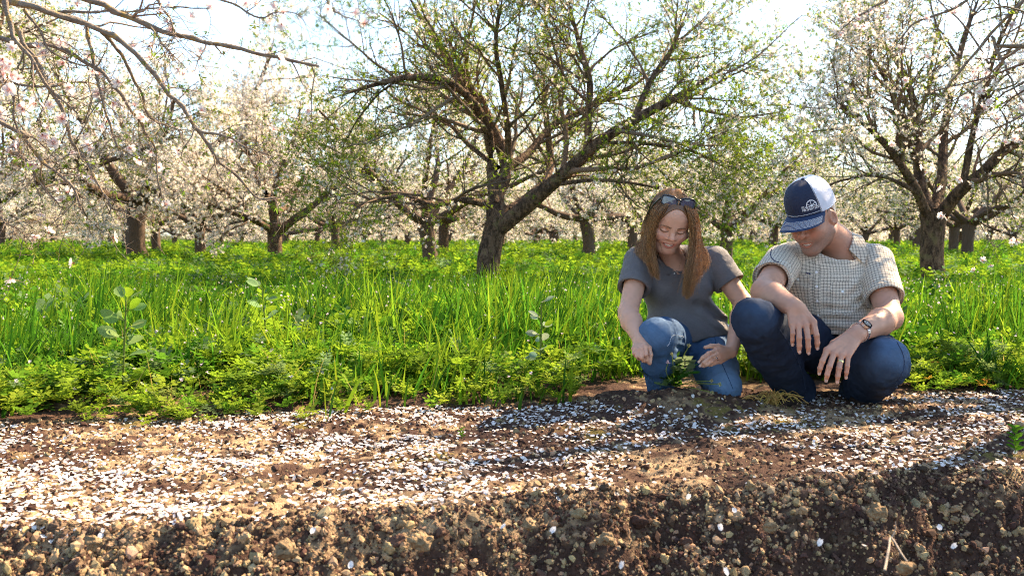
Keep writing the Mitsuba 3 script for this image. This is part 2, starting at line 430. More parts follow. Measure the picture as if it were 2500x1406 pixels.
def flower(rng, fine=False, petals=5):
    """five notched, cupped petals round a centre; y is the flower's axis"""
    V, F, at = [], [], 0
    for k in range(petals):
        a = k * 6.2832 / petals + rng.uniform(-0.12, 0.12)
        cup = rng.uniform(0.15, 0.55)
        if fine:
            p = np.array([[0.06, 0.02, 0], [0.45, 0.14 + cup * 0.4, 0.34], [0.88, 0.10 + cup, 0.36], [1.0, 0.06 + cup, 0.10], [0.90, 0.05 + cup * 0.95, 0.0], [1.0, 0.06 + cup, -0.10], [0.88, 0.10 + cup, -0.36], [0.45, 0.14 + cup * 0.4, -0.34], [0.5, 0.02 + cup * 0.4, 0]])
            f = np.array([[8, i, (i + 1) % 8] for i in range(8)])
        else:
            p = np.array([[0.05, 0, 0], [0.65, 0.12 + cup * 0.6, 0.36], [1.0, 0.1 + cup, 0], [0.65, 0.12 + cup * 0.6, -0.36]])
            f = np.array([[0, 1, 2], [0, 2, 3]])
        c, s = math.cos(a), math.sin(a)
        V.append(p @ np.array([[c, 0, s], [0, 1, 0], [-s, 0, c]]).T)
        F.append(f + at)
        at += len(p)
    return np.vstack(V), np.vstack(F)


def shoots(Pp, Rp, per, rng, tmin=0.15, k=7, length=0.5, jit=0.35, angle=(35, 65), up=0.0, shrink=0.55, wander=0.16, rr=0.55, rmin=0.0016, droop=0.0):
    """per side shoots on every parent polyline (n, m, 3)"""
    n, m, _ = Pp.shape
    t = rng.uniform(tmin, 1.0, (n, per)) ** 0.8
    t.sort(1)
    t = np.minimum(t.ravel(), 0.999)
    i = np.repeat(np.arange(n), per)
    s = t * (m - 1)
    a = np.minimum(s.astype(int), m - 2)
    w = (s - a)[:, None]
    p0 = Pp[i, a] * (1 - w) + Pp[i, a + 1] * w
    r0 = Rp[i, a] * (1 - w[:, 0]) + Rp[i, a + 1] * w[:, 0]
    tan = unit(Pp[i, a + 1] - Pp[i, a])
    L = np.linalg.norm(np.diff(Pp, axis=1), axis=2).sum(1)[i]
    side = unit(np.cross(tan, rng.normal(size=tan.shape)))
    ang = np.radians(rng.uniform(*angle, len(t)))[:, None]
    d = unit(tan * np.cos(ang) + side * np.sin(ang) + np.array([0, 0, up]))
    ln = np.minimum(length * (1 - shrink * t) * rng.uniform(1 - jit, 1 + jit, len(t)), 0.8 * L + 0.08)
    step = (ln / (k - 1))[:, None]
    pts = [p0]
    for q in range(k - 1):
        pts.append(pts[-1] + d * step)
        d = unit(d + rng.normal(0, wander, d.shape) + np.array([0, 0, up * 0.35 - droop * q / k]))
    Pc = np.stack(pts, 1)
    rs = np.maximum(np.minimum(r0 * rr, ln * 0.022 + 0.001), rmin)
    Rc = rs[:, None] * np.linspace(1, 0.35, k)[None]
    return Pc, np.maximum(Rc, rmin * 0.6)


def along(Pp, per, rng, jitter=0.012, tmin=0.1):
    n, m, _ = Pp.shape
    s = rng.uniform(tmin, 1.0, (n, per)).ravel() * (m - 1) * 0.9999
    i = np.repeat(np.arange(n), per)
    a = s.astype(int)
    w = (s - a)[:, None]
    p = Pp[i, a] * (1 - w) + Pp[i, a + 1] * w
    return p + rng.normal(0, jitter, p.shape), unit(Pp[i, a + 1] - Pp[i, a])


LEAFC, LEAFC2 = (0.25, 0.33, 0.030), (0.13, 0.21, 0.026)
BLOOM = (0.86, 0.78, 0.70)


def trunk_mesh(base, top, r0, r1, rng, sides=20, k=14, bend=0.03, extra=None):
    p = catmull(np.array([base, base * 0.65 + top * 0.35 + np.append(rng.normal(0, bend, 2), 0), top]) if extra is None else np.array(extra), k)
    t = np.linspace(0, 1, k)
    r = r0 * (1 - t) + r1 * t + r0 * 0.35 * np.exp(-t * 9) + r1 * 0.18 * np.exp(-((1 - t) * 6) ** 2)
    v, f = tubes(p[None], r[None], sides)
    c = np.repeat(p, sides, 0)
    o = v - c
    ang = np.arctan2(o[:, 1], o[:, 0])
    g = meshkit.fbm(np.stack([np.cos(ang) * 3, np.sin(ang) * 3, v[:, 2] * 2.2], -1), 3, int(rng.integers(99)))
    v = c + o * (0.80 + 0.42 * g)[:, None]
    return (v, f), p


def foliage(twigs, nl, nb, rng, leaf_size, flower_size, kinds=4, leaf_mix=0.6, bloom_mask=None, low=False, few=False):
    leaves, bloom = MB(), MB()
    p, d = along(twigs, nl, rng)
    for k in range(kinds):
        v, f = tuft(3 if low else 4, rng)
        q = slice(k, None, kinds)
        n = len(p[q])
        tone = np.where((rng.random(n) < leaf_mix)[:, None], hue(LEAFC, n, rng, 0.3, 0.12), hue(LEAFC2, n, rng, 0.3, 0.12))
        leaves.add(*stamp(v, f, frames(unit(d[q] + rng.normal(0, 0.7, (n, 3))), rng.uniform(0, 6.28, n)), p[q], leaf_size * rng.uniform(0.6, 1.25, n), tone))
    p, d = along(twigs, nb, rng)
    if bloom_mask is not None:
        keep = bloom_mask(p) > rng.random(len(p))
        p, d = p[keep], d[keep]
    for k in range(kinds):
        v, f = flower(rng, petals=3 if few else 5)
        q = slice(k, None, kinds)
        n = len(p[q])
        bloom.add(*stamp(v, f, frames(unit(rng.normal(0, 1, (n, 3)) + d[q] * 0.3), rng.uniform(0, 6.28, n)), p[q], flower_size * rng.uniform(0.7, 1.2, n), hue(BLOOM, n, rng, 0.12, 0.04)))
    return leaves, bloom


def wood(levels, rng, sides=(6, 4, 3), tone=(0.17, 0.115, 0.075)):
    mb = MB()
    for (p, r), s in zip(levels, sides):
        v, f = tubes(p, r, s)
        mb.add(v, f, np.repeat(hue(tone, len(p), rng, 0.35, 0.08), p.shape[1] * s, 0))
    return mb


def limb_set(top, r, rng, count=5, length=3.4, k=14, lean=(36, 64)):
    out = []
    for q in range(count):
        az = 6.283 * (q + rng.uniform(-0.25, 0.25)) / count
        el = math.radians(90 - rng.uniform(*lean))
        d = np.array([math.cos(az) * math.cos(el), math.sin(az) * math.cos(el), math.sin(el)])
        L = length * rng.uniform(0.8, 1.15)
        pts = [top - d * r * 0.4]
        for s in range(k - 1):
            pts.append(pts[-1] + d * L / (k - 1))
            d = unit(d + rng.normal(0, 0.09, 3) + [0, 0, 0.02])
        out.append(np.array(pts))
    return np.array(out)


def make_tree(key, base, top, r0, r1, limbs, lr, rng, b=9, t=9, s=0, blen=1.5, tlen=0.55, nl=5, nb=9, leaf=0.035, flo=0.02, leaf_mix=0.6, mask=None, extra=None, sub=True, low=False, mid=False, droop=0.10):
    """trunk, limbs, branches (> leaves, blossoms); limbs (n, k, 3) with radii lr (n, k)"""
    ent = {}
    tm, _ = trunk_mesh(base, top, r0, r1, rng, 24 if not low else 8, 16 if not low else 6, extra=extra)
    plain = 'trunk_plain' if (low or mid) else 'bark'
    ent['trunk'] = (tm, plain, None)
    for q in range(len(limbs)):
        rr = lr[q]
        v, f = tubes(limbs[q][None], rr[None], 12 if not low else 5)
        if not low:
            c = np.repeat(limbs[q], 12, 0)
            v = c + (v - c) * (0.82 + 0.36 * meshkit.fbm(v * 9, 2, q))[:, None]
        ent['limb' if q == 0 else f'limb_{q:03d}'] = ((v, f), plain, None)
    B, BR = shoots(limbs, lr, b, rng, 0.18, 9, blen, 0.4, (30, 65), 0.12, 0.45, 0.13, 0.5, 0.004, droop)
    W, WR = shoots(B, BR, t, rng, 0.15, 6, tlen, 0.45, (30, 70), 0.06, 0.4, 0.18, 0.55, 0.0022, droop)
    lim_t, lim_r = shoots(limbs, lr, t, rng, 0.1, 6, tlen, 0.5, (40, 80), 0.05, 0.2, 0.2, 0.2, 0.0022, droop)
    W, WR = np.vstack([W, lim_t]), np.vstack([WR, lim_r])
    lv = [(B, BR), (W, WR)]
    tw = W
    if s:
        S, SR = shoots(W, WR, s, rng, 0.15, 4, tlen * 0.42, 0.5, (35, 75), 0.03, 0.3, 0.25, 0.6, 0.0015, droop)
        lv.append((S, SR))
        tw = np.vstack([catm4(W), S])
    ent['branches'] = (wood([(x[:, ::2], r[:, ::2]) if (low or mid) and x.shape[1] > 5 else (x, r) for x, r in lv], rng, (6, 4, 3) if not (low or mid) else (3, 3, 3)), 'twig_skin', 'branching')
    le, bl = foliage(tw, nl, nb, rng, leaf, flo, 4, leaf_mix, mask, low, low or mid)
    ent['leaves'] = (le, 'leaf', 'leaf mass')
    ent['blossoms'] = (bl, 'blossom', 'blossom mass')
    return ent


def catm4(W):
    """(n, 6, 3) polylines thinned to 4 points"""
    return W[:, [0, 2, 4, 5]]


STUFF = {'branches': 'fine branches and twigs of the crown', 'leaves': 'small fresh green leaves', 'blossoms': 'pale pink and white blossoms'}


def place_tree(key, ent, label, group=None, m=None):
    for part, (mesh, mat, _) in ent.items():
        smooth = mat in ('bark', 'twig_skin', 'trunk_plain')
        put(f'{key}__{part}', mesh, mat, smooth=smooth)
        if part in STUFF:
            labels[f'{key}__{part}'] = {'label': STUFF[part], 'kind': 'stuff'}
    say(key, label, 'tree', group)


def guided(lst, k=16):
    """limbs drawn as (px, py, depth) and end radii in metres"""
    pts, rad = [], []
    for pxd, ra, rb in lst:
        w = np.array([P(*q) for q in pxd])
        c = catmull(w, k)
        pts.append(c)
        rad.append((ra + (rb - ra) * np.linspace(0, 1, k) ** 0.85) * np.append(np.ones(k - 3), [0.8, 0.5, 0.12]))
    return np.array(pts), np.array(rad)


def mask_noise(s, seed, lo, hi):
    return lambda p: np.clip((meshkit.fbm(p * s, 3, seed) - lo) / (hi - lo), 0, 1)


# --- the large tree in the middle
rng = np.random.default_rng(21)
LM, RM = guided([
    ([(1214, 560, 12.0), (1300, 490, 11.8), (1345, 452, 11.6), (1420, 388, 11.4), (1475, 338, 11.2), (1600, 265, 11.0), (1690, 218, 10.8), (1790, 150, 10.7)], 0.110, 0.030),
    ([(1208, 540, 12.0), (1216, 470, 12.1), (1238, 405, 12.2), (1205, 320, 12.3), (1165, 240, 12.4), (1110, 170, 12.5), (1050, 80, 12.6), (985, -30, 12.7)], 0.100, 0.040),
    ([(1236, 410, 12.2), (1290, 375, 12.5), (1345, 310, 12.8), (1430, 265, 13.1), (1510, 230, 13.4), (1570, 190, 13.6)], 0.060, 0.018),
    ([(1206, 500, 12.0), (1200, 400, 12.2), (1190, 315, 12.0), (1150, 245, 11.6), (1090, 198, 11.2), (1000, 188, 10.9), (900, 212, 10.7), (800, 245, 10.6)], 0.080, 0.018),
    ([(1240, 520, 12.1), (1310, 465, 12.8), (1343, 410, 13.4), (1335, 300, 13.8), (1325, 200, 14.0), (1330, 80, 14.2)], 0.075, 0.025),
    ([(1200, 500, 12.0), (1125, 488, 11.7), (1060, 500, 11.4), (985, 480, 11.2), (905, 490, 11.1), (840, 525, 11.0)], 0.050, 0.012),
    ([(1438, 372, 11.4), (1436, 290, 11.3), (1440, 200, 11.2), (1415, 110, 11.1), (1385, -10, 11.0)], 0.052, 0.020),
    ([(1545, 298, 11.1), (1590, 195, 11.2), (1640, 120, 11.3), (1680, 20, 11.4)], 0.040, 0.014),
    ([(1240, 400, 12.2), (1240, 320, 11.8), (1225, 210, 11.4), (1210, 100, 11.2), (1230, -20, 11.1)], 0.045, 0.020),
    ([(1215, 410, 12.1), (1140, 350, 12.6), (1090, 300, 12.9), (1010, 280, 13.1), (930, 290, 13.2)], 0.035, 0.010),
    ([(1345, 452, 11.6), (1450, 440, 11.3), (1560, 450, 11.0), (1660, 475, 10.8)], 0.030, 0.008),
    ([(1440, 350, 11.4), (1560, 350, 11.0), (1690, 370, 10.7), (1790, 420, 10.5)], 0.026, 0.008),
])
ent = make_tree('almond_tree', P(1196, 690, 12.0) * [1, 1, 0], P(1216, 515, 12.0), 0.128, 0.115, LM, RM, rng, b=15, t=11, s=3, blen=1.5, tlen=0.62, nl=3, nb=3, leaf=0.042, flo=0.0225, leaf_mix=0.75, droop=0.02,
                mask=mask_noise(0.8, 5, 0.43, 0.66), extra=[P(1194, 700, 12.0) * [1, 1, 0], P(1193, 640, 12.0), P(1203, 580, 12.0), P(1212, 545, 12.0), P(1214, 505, 12.05)])
place_tree(num('almond_tree'), ent, 'large dark almond tree with sweeping limbs in the middle, behind the kneeling woman')

# --- the tree behind the man
LM, RM = guided([
    ([(2268, 535, 13.1), (2235, 460, 12.9), (2190, 390, 12.7), (2140, 330, 12.5), (2070, 270, 12.3), (1990, 200, 12.2)], 0.075, 0.018),
    ([(2270, 530, 13.1), (2245, 440, 13.3), (2242, 340, 13.5), (2232, 255, 13.6), (2190, 150, 13.7), (2120, 80, 13.8)], 0.090, 0.026),
    ([(2292, 530, 13.1), (2350, 460, 12.8), (2400, 420, 12.6), (2450, 370, 12.5), (2520, 330, 12.3), (2600, 250, 12.2)], 0.095, 0.035),
    ([(2282, 520, 13.1), (2300, 430, 13.5), (2305, 320, 13.9), (2325, 210, 14.1), (2355, 90, 14.2), (2400, -30, 14.3)], 0.080, 0.030),
    ([(2250, 420, 13.3), (2200, 300, 13.1), (2160, 190, 12.9), (2090, 90, 12.7)], 0.045, 0.020),
    ([(2350, 460, 12.8), (2370, 350, 12.6), (2400, 230, 12.4), (2440, 100, 12.2), (2500, -20, 12.1)], 0.050, 0.020),
    ([(2240, 470, 12.9), (2150, 430, 12.6), (2060, 440, 12.4), (1980, 470, 12.3)], 0.030, 0.008),
    ([(2400, 420, 12.6), (2470, 430, 12.4), (2560, 450, 12.3)], 0.028, 0.010),
])
ent = make_tree('almond_tree', P(2283, 690, 13.1) * [1, 1, 0], P(2280, 515, 13.1), 0.150, 0.140, LM, RM, rng, b=15, t=11, s=3, blen=1.55, tlen=0.66, nl=2, nb=4, leaf=0.042, flo=0.0235, leaf_mix=0.5, mask=mask_noise(0.8, 15, 0.36, 0.62))
place_tree(num('almond_tree'), ent, 'straight trunked almond tree full of blossom at the right, behind the man in the cap')

# --- the forked tree left of the middle
LM, RM = guided([
    ([(668, 565, 21.5), (640, 548, 21.2), (600, 530, 20.9), (550, 512, 20.6), (480, 490, 20.4), (400, 470, 20.2)], 0.085, 0.025),
    ([(680, 565, 21.5), (720, 535, 21.2), (755, 510, 21.0), (790, 480, 20.9), (850, 430, 20.8), (900, 360, 20.7)], 0.105, 0.030),
    ([(670, 555, 21.5), (660, 500, 21.8), (640, 440, 22.0), (610, 380, 22.2), (570, 310, 22.4)], 0.085, 0.030),
    ([(672, 550, 21.5), (668, 480, 21.3), (690, 400, 21.2), (720, 330, 21.1), (735, 240, 21.0)], 0.080, 0.030),
    ([(650, 470, 21.6), (625, 430, 22.4), (650, 350, 22.8), (640, 260, 23.0)], 0.06, 0.02),
    ([(675, 520, 21.4), (710, 495, 22.4), (735, 440, 22.9), (790, 380, 23.2)], 0.06, 0.02),
    ([(640, 548, 21.2), (590, 500, 20.2), (540, 460, 19.6), (480, 420, 19.2)], 0.05, 0.015),
])
ent = make_tree('almond_tree', P(674, 640, 21.5) * [1, 1, 0], P(670, 545, 21.5), 0.150, 0.135, LM, RM, rng, b=13, t=10, s=3, blen=1.5, tlen=0.65, nl=1, nb=4, leaf=0.05, flo=0.032, leaf_mix=0.6, mask=mask_noise(0.6, 25, 0.25, 0.5))
place_tree(num('almond_tree'), ent, 'low forked almond tree with two wide limbs, left of the big middle tree')

# --- the full crown that fills the left edge, its trunk just outside
b0 = np.array([-6.9, 10.4, 0.0])
tp = b0 + [0.05, 0.05, 1.1]
LM = limb_set(tp, 0.13, rng, 16, 4.9, 16, (18, 70))
RM = np.tile(0.055 * (1 - 0.8 * np.linspace(0, 1, 16)), (16, 1))
ent = make_tree('almond_tree', b0, tp, 0.15, 0.14, LM, RM, rng, b=17, t=9, s=3, blen=1.45, tlen=0.65, nl=2, nb=4, leaf=0.046, flo=0.027, leaf_mix=0.75, mask=mask_noise(0.8, 35, 0.25, 0.5))
place_tree(num('almond_tree'), ent, 'dense blossoming almond crown reaching in from the left edge, behind the near hanging branches')

# --- middle and far rows: a few trees, copied
protos = []
for q in range(4):
    r_ = np.random.default_rng(60 + q)
    tp = np.array([0.04 * r_.normal(), 0.04 * r_.normal(), 0.95])
    nlim = 6 + q % 2
    LM = limb_set(tp, 0.13, r_, nlim, 3.2, 12, (34, 80))
    RM = np.tile(0.085 * (1 - 0.78 * np.linspace(0, 1, 12)), (nlim, 1))
    protos.append(make_tree('', np.zeros(3), tp, 0.15, 0.13, LM, RM, r_, b=12, t=10, s=3, blen=1.35, tlen=0.62, nl=(2, 1, 2, 1)[q], nb=(3, 4, 3, 3)[q], leaf=0.060, flo=0.034, leaf_mix=0.7, mid=True, droop=0.22))
fars = []
for q in range(3):
    r_ = np.random.default_rng(80 + q)
    tp = np.array([0, 0, 0.72])
    LM = limb_set(tp, 0.13, r_, 6, 3.1, 7, (32, 90))
    RM = np.tile(0.085 * (1 - 0.7 * np.linspace(0, 1, 7)), (6, 1))
    fars.append(make_tree('', np.zeros(3), tp, 0.16, 0.14, LM, RM, r_, b=9, t=8, s=0, blen=1.5, tlen=0.75, nl=2, nb=9, leaf=0.11, flo=0.070, leaf_mix=0.6, low=True, droop=0.34))
for kind, lst in (('mid', protos), ('far', fars)):
    for q, ent in enumerate(lst):
        sg = {'type': 'shapegroup'}
        for part, (mesh, mat, _) in ent.items():
            if isinstance(mesh, MB):
                v, f, c = mesh.arrays()
                sg[part] = ply((v, f), mat, smooth=mat in ('bark', 'twig_skin'), color=c)
            else:
                sg[part] = ply(mesh, mat, smooth=True)
        scene[f'group_{kind}_{q}'] = sg


def copy_tree(kind, q, x, y, turn, s, label, group, lean=0.0, thin=1.0):
    key = num('almond_tree')
    m = T().translate([x, y, -0.02]).rotate([0, 0, 1], turn).rotate([1, 0, 0], lean).scale([s * thin, s * thin, s])
    scene[key] = {'type': 'instance', 'to_world': m, 'shapes': {'type': 'ref', 'id': f'group_{kind}_{q}'}}
    say(key, label, 'tree', group)


rng = np.random.default_rng(31)
taken = []
MIDS = [(1055, 18.3, 0, 0.95, 8, 'tilted thin almond tree just left of the big middle tree'), (1432, 24.5, 1, 1.08, 0, 'almond tree between the big middle tree and the woman'),
        (487, 26.5, 2, 1.02, 0, 'almond tree standing left of the low forked tree'), (385, 32.0, 3, 1.0, 0, 'almond tree second to the left of the low forked tree'),
        (305, 35.0, 0, 1.0, 0, 'almond tree third to the left of the low forked tree'), (2365, 24.0, 2, 0.98, 0, 'almond tree behind and right of the straight trunked tree'),
        (1545, 30.0, 3, 1.05, 0, 'almond tree just left above the kneeling woman'), (815, 35.0, 1, 1.0, 0, 'almond tree right of the low forked tree'),
        (1780, 18.6, 2, 0.80, 0, 'almond tree hidden behind the woman and the man'), (2238, 36.0, 0, 1.0, 0, 'almond tree seen left of the straight trunk at the right'),
        (1885, 37.0, 3, 1.0, 0, 'almond tree just left of the man in the cap'),
        (-60, 20.5, 0, 1.28, 0, 'almond crown at the very left edge behind the hanging branches'), (340, 23.5, 1, 1.5, 0, 'tall almond tree far behind the hanging branches at the left')]
for px_, D, q, s, lean, lab in MIDS:
    w = P(px_, 600, D)
    taken.append((w[0], D))
    copy_tree('mid', q, w[0], D, rng.uniform(0, 360), s, lab, None, lean)
for r in range(1, 18):
    o = np.array([-0.25, 12.0]) + V_ROW * 6.4 * r * 1.0
    for k in range(-16, 17):
        c = o + U_ROW * (5.5 * k + 2.6 * (r % 2)) + rng.normal(0, 0.35, 2)
        if c[1] < 25 or abs(c[0]) > 0.56 * c[1] + 3 or c[1] > 95:
            continue
        if any(abs(c[0] - a) < 3.2 and abs(c[1] - b) < 4 for a, b in taken):
            continue
        taken.append((c[0], c[1]))
        near = c[1] < 42
        copy_tree('mid' if near else 'far', int(rng.integers(4 if near else 3)), c[0], c[1], rng.uniform(0, 360), rng.uniform(0.9, 1.12), 'distant blossoming almond tree in the rows behind', 'almond trees in the far rows')
# ---------------------------------------------------------------- two near trees whose trunks stand outside the frame
def near_flower(p, d, rng, size):
    v, f = flower(rng, True)
    col = np.tile(np.array(BLOOM) * [1.02, 1.02, 1.04], (len(v), 1))
    r = np.linalg.norm(v[:, [0, 2]], axis=1)
    col = np.where((r < 0.12)[:, None], np.array([0.62, 0.25, 0.27]), np.where((r < 0.6)[:, None], np.array([0.86, 0.74, 0.73]), col))
    R = frames(unit(d)[None], np.array([rng.uniform(0, 6.28)]))[0]
    v = v @ R.T * size + p
    st = [np.array([p, p + R @ (unit(rng.normal(0, 0.35, 3) + [0, 1, 0]) * size * 0.42)]) for _ in range(9)]
    tv, tf = tubes(np.array(st), np.full((9, 2), size * 0.016), 3)
    kv, kf = stamp(ICO[0].vertices, ICO[0].faces, np.tile(np.eye(3), (9, 1, 1)), np.array([s[1] for s in st]), np.full(9, size * 0.035))[:2]
    mb = MB().add(v, f, col).add(tv, tf, (0.75, 0.45, 0.42)).add(kv, kf, (0.60, 0.36, 0.06))
    sv, sf = tubes(np.array([[p - R[:, 1] * size * 0.35, p - R[:, 1] * size * 0.05]]), np.array([[size * 0.08, size * 0.14]]), 5)
    return mb.add(sv, sf, (0.30, 0.10, 0.05))


def near_tree(key, base, crown, branches, flowers, rng, label, spur=8, crown_limbs=6, s=1, nf=1):
    """trunk and crown outside the frame; branches: the boughs that hang into it, as pixel paths with depths"""
    n = 0
    tp = base + [0, 0, 0.95]
    LM = limb_set(tp, 0.13, rng, crown_limbs, 2.3, 12, (25, 62))
    LM = LM + (np.linspace(0, 1, 12) ** 2)[None, :, None] * crown
    RM = np.tile(0.085 * (1 - 0.75 * np.linspace(0, 1, 12)), (crown_limbs, 1))
    ent = make_tree(key, base, tp, 0.16, 0.14, LM, RM, rng, b=8, t=7, s=s, blen=1.0, tlen=0.5, nl=nf, nb=nf, leaf=0.036, flo=0.020, leaf_mix=0.6)
    place_tree(key, ent, label)
    BP, BR = [], []
    for pts, ra, rb, root in branches:
        w = np.array([P(*q) for q in pts])
        if root is not None:
            w = np.vstack([LM[root, 5], 0.5 * (LM[root, 5] + w[0]) + [0, 0, 0.12], w])
        k = 40
        c = catmull(w, k)
        t = np.linspace(0, 1, k)
        c = c + (meshkit.noise(c * 16, 3)[:, None] - 0.5) * 0.012 + 0.010 * (np.stack([meshkit.noise(c * 25, s) for s in (5, 6, 7)], -1) - 0.5)
        r = ra + (rb - ra) * t ** 0.9
        knob = 1 + 0.35 * np.exp(-((t * 9 % 1 - 0.5) / 0.12) ** 2)
        BP.append(c)
        BR.append(r * knob)
        n += 1
        put(f'{key}__bough' + (f'_{n - 1:03d}' if n > 1 else ''), tube(c, r * knob, 9), 'near_bark', smooth=True)
    BP, BR = np.array(BP), np.array(BR)
    W, WR = shoots(BP, BR, spur, rng, 0.22, 8, 0.22, 0.6, (40, 80), -0.02, 0.2, 0.22, 0.45, 0.0013, 0.15)
    S, SR = shoots(W, WR, 3, rng, 0.2, 4, 0.05, 0.5, (40, 80), 0.0, 0.2, 0.25, 0.7, 0.0011)
    S2, SR2 = shoots(BP, BR, spur * 3, rng, 0.1, 4, 0.022, 0.5, (50, 90), 0.1, 0.1, 0.25, 0.35, 0.0014)
    put(f'{key}__spurs', wood([(W, WR), (S, SR), (S2, SR2)], rng, (5, 4, 4), (0.22, 0.165, 0.115)), 'twig_skin', smooth=True, label='short spurs and side twigs of the near boughs', kind='stuff')
    lv = MB()
    p, d = along(W, 2, rng, 0.004, 0.5)
    pick = rng.random(len(p)) < 0.38
    p, d = p[pick], d[pick]
    for k in range(4):
        v, f = tuft(5, rng)
        q = slice(k, None, 4)
        m = len(p[q])
        lv.add(*stamp(v, f, frames(unit(d[q] + rng.normal(0, 0.7, (m, 3))), rng.uniform(0, 6.28, m)), p[q], rng.uniform(0.013, 0.026, m), hue((0.17, 0.24, 0.035), m, rng)))
    put(f'{key}__young_leaves', lv, 'leaf', label='bright young leaf tufts on the near boughs', kind='stuff')
    spots = [(P(*q), None) for q in flowers]
    p, d = along(W, 1, rng, 0.004, 0.6)
    pick = rng.permutation(len(p))[:56]
    spots += [(p[k], d[k]) for k in pick]
    for k, (q, d_) in enumerate(spots):
        cl = int(rng.integers(1, 4)) if d_ is None else 1
        for _ in range(cl):
            put(f'{key}__blossom' if k == 0 and _ == 0 else f'{key}__blossom_{len([x for x in scene if x.startswith(key + "__blossom")]):03d}',
                near_flower(q + rng.normal(0, 0.012, 3), rng.normal(0, 1, 3) + [0, -0.6, -0.1], rng, rng.uniform(0.016, 0.021)), 'blossom', smooth=True)


scene['near_bark'] = {'type': 'bumpmap', 'tex': proc(lambda p, n, uv: mikit.fbm(p.x * 240, p.y * 240, p.z * 240, 2), eps=6e-4), 'scale': 0.003,
                      'bsdf': {'type': 'principled', 'roughness': 0.85, 'specular': 0.25, 'base_color': proc(lambda p, n, uv: mikit.mix(
                          mikit.mix(mi.Color3f(0.10, 0.072, 0.052), mi.Color3f(0.30, 0.25, 0.195), mikit.fbm(p.x * 70, p.y * 70, p.z * 70, 3)),
                          mi.Color3f(0.34, 0.22, 0.05), mikit.smoothstep(0.60, 0.72, mikit.fbm(p.x * 38 + 5, p.y * 38, p.z * 38, 2)) * 0.6))}}


def zz(lst, s=2.344):
    return [(x / s, y / s, D) for x, y, D in lst]


